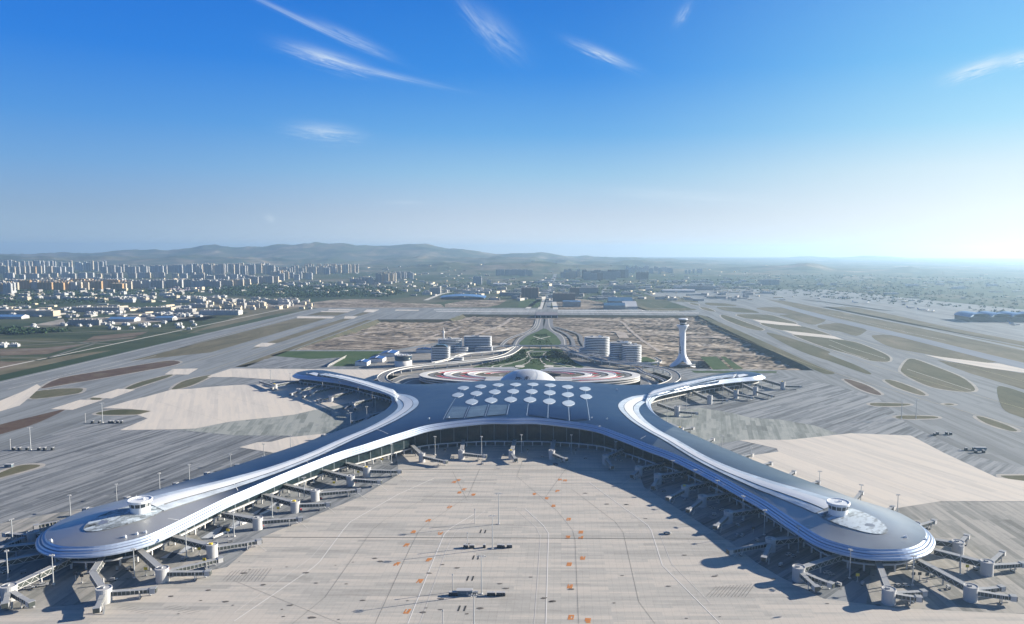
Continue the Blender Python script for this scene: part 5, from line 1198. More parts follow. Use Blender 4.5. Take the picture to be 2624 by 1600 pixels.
# ------------------------------------------------------------------ apron equipment
M['equip_dark'] = mat('dark_equipment', (0.035, 0.04, 0.045), 0.6); M['glass'] = mat('vehicle_glass', (0.02, 0.025, 0.03), 0.1)
def shelter(px, py, lab, w=11.0):
    c = g(px, py); T = empty('equipment_shelter', (c.x, c.y, .3)); tag(T, lab, 'shelter')
    mb = MB(); mb.box((0, 1.8, 0), (w, 3.6, 3.2)); mb.build('wall', mat('shelter_wall', (0.10, 0.14, 0.17), .6), T); mb = MB(); mb.box((0, 1.8, 3.2), (w + .8, 4.4, .45)); mb.build('roof', M['jb_white'], T); mb = MB(); mb.box((w * .2, -.06, 0), (1.2, .1, 2.4)); mb.build('door', M['jb_grey'], T)
shelter(1190, 1527, 'white-roofed blue-grey equipment shelter on the pale central apron'); shelter(2514, 1155, 'small white-roofed shelter on the right grey apron', 14)
shelter(20, 1199, 'small pale hut on the grass island at the left edge', 8)
pw = None
def power_unit(px, py, lab, grp, sc=1.0):
    global pw
    if pw is None:
        T = empty('ground_power_unit'); mb = MB(); mb.box((0, 0, .5), (1.7, 2.2, 1.5)); mb.build('cabinet', M['equip_dark'], T); mb = MB(); mb.box((0, .1, 2.0), (1.8, 2.3, .25)); mb.build('lid', M['jb_white'], T)
        mb = MB(); mb.box((0, 0, 0), (2.0, 2.4, .5)); mb.build('base', M['rubber'], T); pw = T
    else: T = copy_tree(pw)
    c = g(px, py); T.location = (c.x, c.y, .3); T.scale = (sc, sc, sc); tag(T, lab, 'ground equipment', grp); return T
for k, (px, py) in enumerate([(1154, 1526), (1162, 1526), (1169, 1526), (1215, 1526), (1221, 1526), (1252, 1527), (1259, 1527), (1265, 1527), (1276, 1527), (1283, 1527), (1291, 1527)]):
    power_unit(px, py, nth(k + 1) + ' dark cabinet from left in the nearest equipment row', 'cabinets in the nearest equipment row', 1.15)
for k, (px, py) in enumerate([(1191, 1404), (1196, 1405), (1206, 1405), (1212, 1405), (1241, 1404), (1277, 1404), (1283, 1404), (1290, 1405), (1302, 1404), (1309, 1404)]):
    power_unit(px, py, nth(k + 1) + ' dark cabinet from left in the middle equipment row', 'cabinets in the middle equipment row', 1.2)
for k, (px, py) in enumerate([(237, 1085), (255, 1085), (281, 1085), (289, 1085), (301, 1085), (312, 1085)]): power_unit(px, py, nth(k + 1) + ' cabinet from left in the distant row on the left grey apron', 'cabinets on the left grey apron', 1.5)
for k, (px, py) in enumerate([(35, 1154), (50, 1154), (70, 1154), (100, 1154), (115, 1154), (135, 1154)]): power_unit(px, py, nth(k + 1) + ' cabinet from left in the row by the left edge of the grey apron', 'cabinets by the left edge', 1.5)
for k, (px, py) in enumerate([(2395, 1117), (2402, 1114), (2425, 1114), (2436, 1115), (2475, 1155), (2495, 1154), (2500, 1161), (2520, 1161)]): power_unit(px, py, nth(k + 1) + ' dark cabinet from left scattered on the right grey apron', 'cabinets on the right grey apron', 1.5)
# vehicles
car = None
def vehicle(px, py, lab, rot, col='w', grp='cars and carts parked by the piers', sc=1.0, cat='car', z=.3):
    global car
    if car is None: car = {}
    if col not in car:
        paint = {'w': M['jb_white'], 'g': M['jb_grey'], 'r': M['redp'], 'y': M['yellow'], 't': mat('teal_paint', (0.02, 0.30, 0.24), .4), 'b': mat('dark_blue_paint', (0.03, 0.05, 0.12), .4)}[col]
        T = empty('service_car')
        mb = MB(); mb.prism([(-2.3, -.9), (2.3, -.9), (2.3, .9), (-2.3, .9)], .45, 1.05); mb.box((-.3, 0, 1.05), (2.7, 1.65, .65), 0, 0, .82); mb.build('body', paint, T)
        mb = MB(); mb.box((-.3, 0, 1.12), (2.74, 1.69, .42), 0, 0, .88); mb.build('windows', M['glass'], T)
        for x in (-1.45, 1.45):
            for y in (-.85, .85):
                mb = MB(); mb.beam((x, y - .12, .34), (x, y + .12, .34), .66, .66); mb.build('wheel', M['rubber'], T)
        car[col] = T
    else: T = copy_tree(car[col])
    c = g(px, py); T.location = (c.x, c.y, z); T.rotation_euler.z = rot; T.scale = (sc,) * 3; tag(T, lab, cat, grp); return T
vehicle(1710, 1369, 'lone white service car driving on the open pale apron', 2.8, 'w', sc=1.4); vehicle(1423, 1192, 'dark service car near the central glass front', .4, 'b', sc=1.3)
vehicle(1888, 1375, 'left of two pale cars parked in shade by the right near pier', 1.1, 'w', sc=1.2); vehicle(1902, 1375, 'right of two pale cars parked in shade by the right near pier', 1.1, 'w', sc=1.2)
vehicle(2021, 1424, 'pale car parked in shade below the right near pier', .6, 'w', sc=1.2); vehicle(2033, 1428, 'second pale car in shade just left of the right round tip', .6, 'w', sc=1.1)
vehicle(2120, 1471, 'white van in shade beside the right twin-tunnel jet bridge', .2, 'w', sc=1.3); vehicle(2131, 1475, 'grey cart next to the white van in shade', .2, 'g'); vehicle(2333, 1458, 'white car in the sunlit patch under the right round tip', .1, 'w', sc=1.4)
vehicle(2300, 1504, 'grey service vehicle behind the lower right twin tunnels', .4, 'g', sc=1.3); vehicle(2320, 1504, 'white service vehicle behind the lower right twin tunnels', .1, 'w', sc=1.3)
vehicle(15, 1468, 'pale van parked in shade at the left edge', 1.2, 'w', sc=1.5); vehicle(290, 1489, 'white car beside the bent jet bridge', .2, 'w', sc=1.3); vehicle(110, 1503, 'white tug under the left truss bridge', .5, 'w', sc=1.5); vehicle(75, 1510, 'second white tug under the left truss bridge', .4, 'w', sc=1.4)
vehicle(1712, 1093, 'teal-green service vehicle beside the right notch', .2, 't', sc=1.6); vehicle(1590, 1182, 'pale car in shade before the rightmost central jet bridge', .2, 'w', sc=1.2)
for k, (px, py) in enumerate([(422, 1470), (434, 1464), (670, 1352), (771, 1309), (820, 1280), (909, 1238), (556, 1414)]):
    vehicle(px, py, '%s red tug counted from the left tip, by a rotunda of the left near pier' % ORD[k], .7 * k, 'r', 'red tugs by the rotundas', 1.0)
for k, (px, py) in enumerate([(665, 1281), (685, 1278), (820, 1262), (1100, 1176), (1236, 1190), (1825, 1303), (1850, 1310), (1700, 1260), (1755, 1283)]):
    vehicle(px, py, nth(k + 1) + ' of the small pale vehicles parked in terminal shade', .5 * k, 'wg'[k % 2], 'small vehicles parked around the terminal', 1.15)
# stand number signs
sg = None; cnt = {}
for px, py, n_ in sorted([(374, 1477, 'r'), (339, 1480, 'd'), (395, 1475, 'd'), (524, 1453, 'y'), (511, 1425, 'y'), (584, 1376, 'y'), (713, 1318, 'y'), (795, 1280, 'y'), (856, 1251, 'y'), (918, 1223, 'y'), (978, 1190, 'y'), (2197, 1493, 'y'), (2478, 1470, 'y'), (2375, 1492, 'd'), (2356, 1490, 'd'), (2340, 1490, 'd'), (194, 1490, 'd'), (210, 1495, 'd'), (1140, 1165, 'd'), (1352, 1165, 'd'), (1475, 1166, 'd'), (1930, 1370, 'd')]):
    key = 'y' if n_ in 'yr' else 'd'
    if sg is None: sg = {}
    if key not in sg:
        T = empty('stand_sign'); mb = MB(); mb.cyl((0, 0, 0), .2, 5.2, 8); mb.build('post', M['mast'], T); mb = MB(); mb.box((0, 0, 4.6), (2.6, .35, 2.2)); mb.build('panel', M['yellow'] if key == 'y' else M['equip_dark'], T)
        mb = MB(); mb.box((0, 0, 0), (1.2, 1.2, .7)); mb.build('base', M['jb_grey'], T); sg[key] = T
    else: T = copy_tree(sg[key])
    c = g(px, py); T.location = (c.x, c.y, .3)
    kk = key + side_of(px, py); cnt[kk] = cnt.get(kk, 0) + 1
    tag(T, nth(cnt[kk]) + (' yellow stand sign from left ' if key == 'y' else ' dark docking board from left ') + side_of(px, py), 'sign', ('yellow stand signs ' if key == 'y' else 'dark docking boards ') + side_of(px, py))

# service ramps beside the left near pier, stand clutter, stains and hatching
def Q4(P): return [(400 + x * .2397, 1120 + y * .2397) for x, y in P]
M['ramp'] = mat('sunlit_ramp_tone', (0.42, 0.45, 0.50), 0.8); M['ramp_shade'] = mat('ramp_shade_blue', (0.02, 0.035, 0.07), 0.9)
sheet('service_ramp', [Q4([(480, 1085), (640, 985), (718, 950), (690, 1000), (610, 1090)]), Q4([(745, 1005), (870, 895), (1020, 880), (830, 985)]), Q4([(1010, 830), (1145, 757), (1075, 830)]), Q4([(215, 1265), (330, 1160), (455, 1140), (280, 1250)]), Q4([(1200, 760), (1290, 690), (1330, 690), (1215, 770)]), Q4([(40, 1300), (185, 1222), (110, 1300)])], Z5 + .02, M['ramp'])  # flat sheets, sunlit tone of the ramps put into the pale colour
sheet('painted_ramp_shade', [Q4([(612, 1090), (692, 1000), (720, 950), (800, 925), (745, 1005), (700, 1050)]), Q4([(1077, 830), (1148, 757), (1215, 735), (1200, 765), (1130, 815)]), Q4([(110, 1300), (188, 1222), (270, 1195), (215, 1265), (160, 1300)])], Z5 + .04, M['ramp_shade'])  # flat dark sheets, shade between the ramps painted on the ground
def wall_line(P, h, w, name, lab):
    a, b = g(*P[0]), g(*P[1]); mb = MB(); mb.beam((a.x, a.y, h / 2 + .3), (b.x, b.y, h / 2 + .3), w, h); tag(mb.build(name, M['concrete_white']), lab, 'wall', 'low white walls beside the left near pier')
for k, P in enumerate([((546, 1381), (594, 1360)), ((620, 1346), (644, 1336)), ((666, 1321), (692, 1311)), ((719, 1297), (741, 1288)), ((498, 1408), (525, 1396))]):
    wall_line(P, 1.6, 1.0, 'low_wall', '%s low white wall by the ramps under the left near pier' % ['second', 'third', 'fourth', 'farthest', 'nearest'][k])
mb = MB(); rs = random.Random(8)
for px, py in [(860, 1450), (905, 1442), (1100, 1470), (1500, 1265), (1555, 1293), (1604, 1294), (1605, 1294), (1754, 1424), (1837, 1475), (1654, 1330), (1830, 1478), (1200, 1395), (975, 1440), (640, 1460), (625, 1470), (1420, 1190), (1600, 1172), (2120, 1548), (2250, 1552), (930, 1540), (1230, 1560), (1360, 1480)] + [(rs.uniform(300, 2500), rs.uniform(1430, 1590)) for _ in range(50)]:
    c = g(px, py); r = rs.uniform(.5, 1.7); n_ = 9; ids = [mb.vert((c.x + 1.9 * r * math.cos(6.28 * k / n_) * rs.uniform(.6, 1.1), c.y + r * math.sin(6.28 * k / n_) * rs.uniform(.6, 1.1), Z5 + .05)) for k in range(n_)]; mb.face(ids)
tag(mb.build('oil_stains', mat('oil_stain', (0.11, 0.10, 0.09), .8)), kind='structure')
H_ = []
for ox, oy in ((1810, 1530), (1290 * .466 - 30, 900 + 1265 * .466)):
    for k in range(12): H_.append([(ox + k * 9, oy + (k % 2) * 2), (ox + k * 9 + 26, oy - 26 - k * .6)])
H_ += [[(ox + 12 * k, 1560 + 3 * k), (ox + 12 * k + 34, 1552 + 3 * k)] for ox in (300, 420) for k in range(6)]
lines('hatched_markings', H_, .25, Z5 + .06, M['seam'])
ST = []
for A_ in (inL, inR):
    for s_, r_, c_ in A_:
        for q in c_:
            ST.append([(q[0], q[1] + 6), (q[0] + (26 if A_ is inL else -30), q[1] + 26)])
lines('stand_lead_in_lines', ST, .35, Z5 + .07, M['line_paint'])
dl_ = None
k = 0
for px, py in [(560, 1352), (640, 1310), (742, 1272), (800, 1243), (890, 1208), (590, 1390), (470, 1436), (330, 1462), (300, 1462), (1080, 1184), (1160, 1176), (1290, 1168), (1390, 1172), (1500, 1176), (1640, 1224), (1700, 1238), (1745, 1262), (1790, 1286), (1830, 1322), (1890, 1350), (1940, 1388), (2000, 1452), (2150, 1502), (2210, 1500), (2390, 1480), (2430, 1510), (2540, 1462), (2500, 1462), (60, 1470), (230, 1470)]:
    k += 1
    if dl_ is None:
        T = empty('baggage_cart'); mb = MB(); mb.box((0, 0, .55), (3.0, 1.5, .2)); mb.build('platform', M['jb_grey'], T); mb = MB(); mb.box((0, 0, 1.9), (3.0, 1.5, .1)); mb.build('canopy', M['jb_white'], T)
        for x in (-1.4, 1.4):
            mb = MB(); mb.beam((x, -.7, 1.3), (x, .7, 1.3), .1, 1.2); mb.build('end_panel', M['mast'], T)
            mb = MB(); mb.beam((x * .75, -.7, .28), (x * .75, .7, .28), .5, .5); mb.build('wheel', M['rubber'], T)
        dl_ = T
    else: T = copy_tree(dl_)
    c = g(px, py); T.location = (c.x, c.y, .3); T.rotation_euler.z = rs.uniform(0, 3.1); T.scale = (1.25,) * 3
    tag(T, '%s baggage cart in the list of carts parked %s' % (nth(k), side_of(px, py)), 'baggage cart', 'baggage carts ' + side_of(px, py))
# ------------------------------------------------------------------ hills and far land
from mathutils import noise as mn
def hill_mat():
    m = mat('eroded_hills', (0.1, 0.1, 0.07), 0.95, 0, 0.1); T = NT(m)
    n = T.noise(T.pos(0), 0.0016, 8, 0.68, .6)
    T.lk(T.ramp(n, [(0.36, (0.03, 0.05, 0.025)), (0.48, (0.07, 0.085, 0.05)), (0.58, (0.14, 0.125, 0.085)), (0.70, (0.32, 0.27, 0.20))]), T.b.inputs['Base Color']); return m
M['hill'] = hill_mat()
def interp(x, P):
    for (a, b), (c, d) in zip(P, P[1:]):
        if x <= c: t = (x - a) / (c - a) if x > a else 0; t = t * t * (3 - 2 * t); return b + (d - b) * t
    return P[-1][1]
# crest heights (metres) of successive ridges against bearing (as columns of the view), with their distances
def zt(py, D): return CAM_H + (HOR - py) * D / F
R1 = (15500, [(-400, 660), (0, 657), (200, 655), (340, 645), (420, 647), (560, 633), (600, 636), (760, 630), (880, 626), (960, 633), (1080, 630), (1150, 641), (1300, 649), (1420, 655), (1600, 661), (1800, 668), (1950, 676), (3000, 682)])
R2 = (11800, [(-400, 668), (0, 662), (300, 663), (520, 664), (700, 664), (900, 668), (1100, 663), (1250, 660), (1500, 668), (1700, 672), (1950, 679), (2100, 684), (3000, 688)])
R3 = (24500, [(-400, 680), (1300, 672), (1700, 664), (1850, 661), (1980, 659), (2080, 655), (2150, 658), (2220, 654), (2300, 657), (2380, 662), (2450, 660), (2530, 664), (2600, 667), (3000, 668)])
R4 = (9300, [(-400, 700), (700, 694), (1000, 686), (1150, 676), (1330, 674), (1560, 680), (1700, 688), (1850, 688), (1900, 685), (1980, 680), (2060, 678), (2150, 688), (2250, 690), (2330, 686), (2400, 701), (2550, 706), (3000, 708)])
R5 = (19000, [(-400, 672), (1500, 668), (1900, 668), (2100, 669), (2300, 673), (2500, 675), (3000, 676)])
mb = MB(); nc, nr = 900, 150; Ds = [6400 * (25600 / 6400) ** (j / (nr - 1)) for j in range(nr)]
for j in range(nr):
    D = Ds[j]
    for i in range(nc):
        px = -420 + (3060 + 420) * i / (nc - 1); X = (px - CX) / F * D; z = -14.0
        rg = mn.fractal(Vector((X * .0011, D * .0011, 2.0)), 1.0, 2.1, 6); rr = 1 - abs(mn.noise(Vector((X * .0022, D * .0016, 9.0)))) * 2
        for (D0, P), wd_ in ((R1, .13), (R2, .10), (R3, .05), (R4, .13), (R5, .07)):
            h = max(zt(interp(px, P), D0), 6); t = (D / D0 - 1) / wd_
            if abs(t) < 3: z = max(z, (h + (rg * 46 + rr * 30 - 22) * min(1, h / 100 + .25)) * math.exp(-t * t) - 14 * (1 - math.exp(-t * t)))
        if z > -13: z += rg * 9
        mb.v.append((X, D, z))
for j in range(nr - 1):
    for i in range(nc - 1): mb.face((j * nc + i, j * nc + i + 1, (j + 1) * nc + i + 1, (j + 1) * nc + i))
tag(mb.build('hills', M['hill'], smooth=True), kind='structure')
hb = BVHTree.FromPolygons([Vector(v) for v in mb.v], mb.f)
def gz(x, y):
    if y < 6500: return 0.0
    h = hb.ray_cast(Vector((x, y, 2000)), Vector((0, 0, -1))); return max(0.0, h[0].z) if h[0] else 0.0
# ------------------------------------------------------------------ city
def facade(name, wall, win, sx=3.6, sz=3.1, rough=.7):
    m = mat(name, wall, rough); T = NT(m); v = T.pos(uv=True)
    w = T.brick(v, sx, sz, 0.55, win, tuple(x * 1.4 for x in win), wall, off=0.0)
    n = T.noise(T.pos(uv=True, sc=(.06, .05, 1)), 1, 3, .6); c = T.mix(T.math('MULTIPLY', n, .35), w, tuple(x * .7 for x in wall)); T.lk(c, T.b.inputs['Base Color']); return m
FAC = [facade('facade_cream', (0.62, 0.52, 0.37), (0.10, 0.11, 0.12)), facade('facade_white', (0.56, 0.55, 0.53), (0.10, 0.12, 0.14)), facade('facade_ochre', (0.56, 0.34, 0.13), (0.08, 0.08, 0.08)),
       facade('facade_grey', (0.42, 0.40, 0.37), (0.08, 0.09, 0.10)), facade('facade_brown', (0.26, 0.20, 0.16), (0.05, 0.05, 0.05))]
M['flat_roof'] = mat('bitumen_roof', (0.30, 0.29, 0.28), .8); M['roof_white'] = mat('white_sheet_roof', (0.50, 0.51, 0.52), .6); M['roof_red'] = mat('red_roof', (0.45, 0.07, 0.06), .6)
def block_mesh(w, d, h, fac, kind):
    mb = MB()
    def bx(x0, y0, x1, y1, z0, z1, m=0, mt=1):
        for a, b in (((x0, y0), (x1, y0)), ((x1, y0), (x1, y1)), ((x1, y1), (x0, y1)), ((x0, y1), (x0, y0))):
            L = math.hypot(b[0] - a[0], b[1] - a[1]); mb.quad((*a, z0), (*b, z0), (*b, z1), (*a, z1), m, [(0, z0), (L, z0), (L, z1), (0, z1)])
        mb.quad((x0, y0, z1), (x1, y0, z1), (x1, y1, z1), (x0, y1, z1), mt, [(0, 0)] * 4)
    if kind == 'tower':
        k = max(2, int(w / 18)); s = w / k
        for i in range(k):
            x = -w / 2 + s * i; o = (i % 2) * d * .16
            bx(x + .8, -d / 2 + o, x + s - .8, d / 2 + o, 0, h); bx(x + .1, -d / 2 + o + 3, x + s - .1, d / 2 + o - 3, 0, h - 2)
            bx(x + s * .35, -2 + o, x + s * .65, 4 + o, h, h + 5)
        mb.quad((-w / 2, -d / 2 - .2, h * .0), (-w / 2, -d / 2 - .2, 0), (-w / 2, -d / 2 - .2, 0), (-w / 2, -d / 2 - .2, 0), 0, [(0, 0)] * 4) if False else None
    elif kind == 'slab':
        bx(-w / 2, -d / 2, w / 2, d / 2, 0, h)
        for i in range(max(2, int(w / 20))): x = -w / 2 + 10 + 20 * i; bx(x - 3, -2, x + 3, 3, h, h + 3.2); bx(x - 2.5, -d / 2 - 1.2, x + 2.5, -d / 2 + .5, 0, h - 1)
    elif kind == 'gable':
        bx(-w / 2, -d / 2, w / 2, d / 2, 0, h); r = h + d * .16; a = d / 2 + .5; c = w / 2 + .5
        mb.quad((-c, -a, h), (c, -a, h), (c, 0, r), (-c, 0, r), 1, [(0, 0)] * 4); mb.quad((-c, 0, r), (c, 0, r), (c, a, h), (-c, a, h), 1, [(0, 0)] * 4)
        for s in (-c, c): i = len(mb.v); mb.v += [(s, -a, h), (s, a, h), (s, 0, r)]; mb.face((i, i + 1, i + 2), 0, [(0, 0)] * 3)
    else:
        bx(-w / 2, -d / 2, w / 2, d / 2, 0, h); bx(-w / 2 + w * .1, -d * .2, -w * .1, d * .2, h, h + 2.2); bx(w * .2, -d * .1, w * .34, d * .25, h, h + 3)
    return mb
cache = {}
rc = random.Random(21)
def place(name, cat, label, group, x, y, z, w, d, h, fac, kind, roofm, rot=0.0):
    key = (kind, round(w / 8), round(d / 6), round(h / 6), fac.name, roofm.name)
    if key in cache: o = cache[key].copy(); COL.objects.link(o)
    else: o = block_mesh(w, d, h, fac, kind).build(name, [fac, roofm]); cache[key] = o
    o.name = name; o.location = (x, y, z - .2); o.rotation_euler.z = rot; tag(o, label, cat, group); return o
CN = {'facade_cream': 'cream', 'facade_white': 'white', 'facade_ochre': 'ochre', 'facade_grey': 'grey', 'facade_brown': 'dark brown'}
def row(n, xa, xb, ya, yb, wr, hr, fac, kind, name, cat, label, group, roofm=None, dep=15, rot=0.0, jit=1.0, even=True):
    ts = sorted((k + rc.uniform(.15, .85)) / n if even else rc.random() for k in range(n))
    for k, t in enumerate(ts):
        px = xa + (xb - xa) * t; py = ya + (yb - ya) * (rc.random()); c = g(px, py)
        f = fac[rc.randrange(len(fac))]; lb = '%s %s, %s from left%s' % (CN[f.name], label.split('|')[0], nth(k + 1), label.split('|')[1]); place(name, cat, lb, group, c.x, c.y, gz(c.x, c.y), rc.uniform(*wr) * (1.28 if kind == 'tower' else 1.1), dep * rc.uniform(.85, 1.15), rc.uniform(*hr), f, kind, roofm or M['flat_roof'], rot + rc.uniform(-.05, .05) * jit)
C_, W_, O_, G_, B_ = FAC
AP = 'apartment tower'
def ap(n, xa, xb, ya, yb, wr, hr, fac, where, **k):
    row(n, xa, xb, ya, yb, wr, hr, fac, k.pop('kind', 'tower'), 'apartment_building', AP, 'high-rise| ' + where, 'high-rise blocks ' + where, **k)
ap(26, 0, 275, 690, 696, (26, 46), (88, 108), [C_, W_, G_, G_], 'in the farthest row at the far left')
ap(14, 0, 185, 700, 704, (30, 46), (66, 80), [C_, W_, O_, G_], 'in the second row at the far left')
ap(26, 265, 500, 697, 704, (28, 48), (66, 84), [G_, W_, G_], 'in the far grey group left of the hills')
ap(38, 485, 700, 697, 706, (28, 46), (84, 104), [G_, C_, W_, G_], 'in the tall dense group under the hill')
ap(24, 0, 520, 712, 717, (34, 60), (34, 52), [W_, G_, C_], 'in the low middle row of the left town', kind='slab')
ap(16, 500, 650, 714, 718, (34, 56), (26, 40), [W_, G_], 'in the low row under the tall group', kind='slab')
ap(40, 20, 325, 737, 746, (50, 84), (42, 56), [C_, O_, C_, O_, W_], 'in the ochre front row of the left town', kind='slab')
ap(16, 100, 320, 726, 734, (40, 60), (38, 48), [C_, O_, W_], 'in the ochre row behind the front row', kind='slab')
ap(17, 325, 560, 736, 740, (46, 66), (46, 54), [G_, W_, G_], 'in the long grey front row', kind='slab')
ap(10, 560, 638, 733, 737, (34, 50), (44, 52), [C_, C_, W_], 'in the cream end of the front row', kind='slab')
ap(7, 0, 30, 748, 756, (28, 40), (52, 66), [W_, O_, G_], 'near the left edge in front of the ochre row')
ap(8, 640, 712, 725, 728, (40, 56), (46, 56), [G_, G_, C_], 'right of the cream row', kind='slab')
ap(5, 712, 735, 714, 718, (22, 32), (66, 78), [O_, G_], 'around the lone ochre tower')
ap(9, 690, 800, 712, 720, (26, 40), (46, 64), [C_, W_], 'in the small cream group before the wood')
ap(20, 690, 860, 699, 704, (28, 42), (58, 80), [G_, C_, G_], 'in the blue-grey group right of the town')
ap(16, 780, 918, 698, 702, (28, 40), (72, 96), [C_, G_, C_], 'in the cream cluster at the right end of the town')
ap(9, 966, 1012, 722, 726, (26, 36), (66, 80), [G_, C_, C_], 'in the isolated cluster beyond the wood')
ap(8, 1010, 1055, 710, 716, (22, 30), (46, 60), [G_, W_], 'right behind the isolated cluster')
ap(8, 905, 960, 722, 726, (34, 50), (22, 40), [G_], 'left of the isolated cluster')
ap(9, 1270, 1365, 704, 708, (34, 48), (50, 62), [G_, G_], 'in the hazy row below the middle hills')
ap(10, 1440, 1485, 708, 716, (26, 36), (50, 72), [G_, C_], 'in the hazy pair right of the central road')
ap(15, 1495, 1605, 712, 720, (34, 52), (60, 76), [G_, B_, G_], 'in the hazy dark cluster beyond the hangars')
ap(22, 1605, 1722, 698, 701, (18, 24), (48, 60), [W_, W_], 'in the far white row below the pale hills')
ap(5, 1755, 1800, 700, 702, (18, 24), (40, 50), [W_], 'in the far white group at the right end')
ap(4, 1634, 1655, 716, 720, (36, 44), (60, 66), [B_], 'standing alone in haze right of the dark cluster')
def low(n, xa, xb, ya, yb, wr, hr, fac, where, cat='building', **k):
    row(n, xa, xb, ya, yb, wr, hr, fac, k.pop('kind', 'box'), 'low_building', cat, 'low building| ' + where, 'low buildings ' + where, even=False, **k)
low(38, 0, 470, 752, 774, (20, 60), (8, 18), [W_, W_, G_, C_], 'between the ochre row and the left works', jit=6, dep=26)
low(54, 0, 520, 790, 814, (14, 44), (5, 10), [W_, W_, G_], 'among the small yards left of the runway', jit=6, dep=18, roofm=M['roof_white'])
low(34, 40, 500, 826, 846, (9, 24), (4, 7), [W_, W_], 'scattered along the edge of the crop fields', jit=6, dep=12, roofm=M['roof_white'])
low(5, 0, 40, 884, 892, (10, 22), (4, 6), [W_], 'in the farmyard at the left edge', jit=4, dep=12, roofm=M['roof_white'])
low(8, 430, 520, 740, 750, (20, 40), (8, 14), [W_], 'with red roofs before the grey front row', jit=3, dep=20, roofm=M['roof_red'])
low(20, 300, 620, 762, 776, (24, 60), (9, 16), [C_, W_, G_], 'in the works strip before the wood', jit=2, dep=30)
low(28, 500, 770, 772, 792, (26, 52), (14, 24), [C_, W_, G_], 'in the stepped row beside the left runway', dep=22, jit=2)
low(22, 720, 1010, 727, 742, (24, 60), (10, 22), [G_, W_, G_], 'along the far side of the wood', dep=26, jit=3)
low(20, 960, 1250, 742, 758, (20, 60), (8, 20), [W_, G_, W_], 'around the curved white hall', dep=26, jit=4)
low(24, 1180, 1620, 735, 768, (24, 70), (8, 18), [G_, W_, G_], 'in the hazy works beyond the bridge', dep=30, jit=3)
low(27, 1360, 1950, 722, 742, (30, 110), (8, 16), [G_, W_, G_], 'in the hazy district beyond the right runways', dep=36, jit=3, roofm=M['roof_white'])
low(18, 1900, 2624, 716, 760, (30, 90), (6, 14), [W_, G_], 'dotted in the hazy land at the right', dep=30, jit=5, roofm=M['roof_white'])
# the many small roofs beyond the individually built ones, as one mass
mb = MB(); rs = random.Random(77)
def specks(n, xa, xb, ya, yb, w0, w1, h0, h1):
    for _ in range(n):
        c = g(rs.uniform(xa, xb), rs.uniform(ya, yb)); mb.box((c.x, c.y, gz(c.x, c.y)), (rs.uniform(w0, w1), rs.uniform(w0, w1) * .6, rs.uniform(h0, h1)), rs.choice((0, 0, .3, 1.2)), rs.choice((0, 0, 1, 2, 3)))
specks(70, 0, 520, 750, 822, 12, 50, 4, 8); specks(160, 0, 720, 715, 752, 12, 40, 6, 18); specks(120, 700, 1260, 722, 760, 14, 46, 5, 14); specks(220, 1260, 1960, 718, 772, 14, 60, 5, 14)
specks(70, 1900, 2624, 700, 775, 14, 50, 4, 8); specks(120, 900, 2000, 690, 720, 14, 50, 5, 12); specks(60, 520, 800, 770, 795, 12, 30, 6, 14)
tag(mb.build('small_buildings', [C_, M['flat_roof'], G_, M['flat_roof']]), kind='stuff')
# named larger buildings
def big(px, py, w, d, h, fac, kind, label, name='industrial_building', roofm=None, rot=0.0, cat='building'):
    c = g(px, py); T = empty(name, (c.x, c.y, gz(c.x, c.y)), rot); tag(T, label, cat)
    mb = MB(); mb.v = []
    b = block_mesh(w, d, h, fac, kind); w_, r_ = MB(), MB()
    for f, m_, u in zip(b.f, b.m, b.uv):
        t = r_ if m_ == 1 else w_; i = len(t.v); t.v += [(b.v[j][0], b.v[j][1] + d / 2, b.v[j][2]) for j in f]; t.face(range(i, i + len(f)), 0, u)
    w_.build('wall', fac, T); r_.build('roof', roofm or M['flat_roof'], T); return T
HB = mat('blue_hangar_roof', (0.05, 0.13, 0.24), .5); HR = mat('pale_blue_roof', (0.10, 0.22, 0.42), .5)
big(40, 808, 170, 60, 17, C_, 'box', 'long cream factory at the left edge with flat roof'); big(95, 811, 120, 40, 20, C_, 'box', 'shorter cream factory block right of the long one')
big(15, 818, 110, 40, 8, W_, 'gable', 'low blue-roofed sheds before the cream factory', roofm=HR); big(245, 800, 190, 30, 18, G_, 'slab', 'long dark slab building with white end in the left works')
big(400, 800, 120, 36, 18, C_, 'slab', 'cream works building with lettered pale front'); big(310, 825, 90, 40, 9, W_, 'gable', 'wide blue-roofed hall in the left yards', roofm=HR)
big(215, 834, 100, 16, 18, G_, 'slab', 'dark four-storey block with white end near the crop fields'); big(420, 822, 60, 30, 10, W_, 'gable', 'blue-roofed shed right of the wide blue hall', roofm=HR)
big(560, 808, 150, 40, 18, W_, 'slab', 'long white terrace block ending beside the left runway'); big(470, 803, 70, 30, 16, G_, 'slab', 'grey block with pierced cream end left of the white terrace')
big(1223, 729, 62, 18, 56, W_, 'slab', 'lone wide grey tower block beyond the curved hall', 'tower_block'); big(1252, 728, 28, 18, 30, W_, 'slab', 'white twin-stub building beside the lone grey tower', 'tower_block')
big(1280, 731, 90, 40, 9, W_, 'gable', 'long white-roofed shed right of the lone grey tower', roofm=M['roof_white']); big(1180, 765, 30, 30, 26, G_, 'slab', 'dark cube building left of the curved hall'); big(1115, 753, 60, 30, 34, G_, 'slab', 'dark office pair left of the curved hall')
big(1358, 766, 90, 34, 56, B_, 'tower', 'dark twin towers behind the bright green lawn', 'tower_block'); big(1445, 773, 110, 30, 40, B_, 'slab', 'dark blue-black office left of the hangars', 'tower_block'); big(1472, 763, 50, 30, 52, B_, 'slab', 'tall dark office cube behind the blue-black office', 'tower_block')
big(1465, 787, 80, 60, 24, HB and G_, 'box', 'low blue-glazed double hall beyond the bridge', roofm=HR)
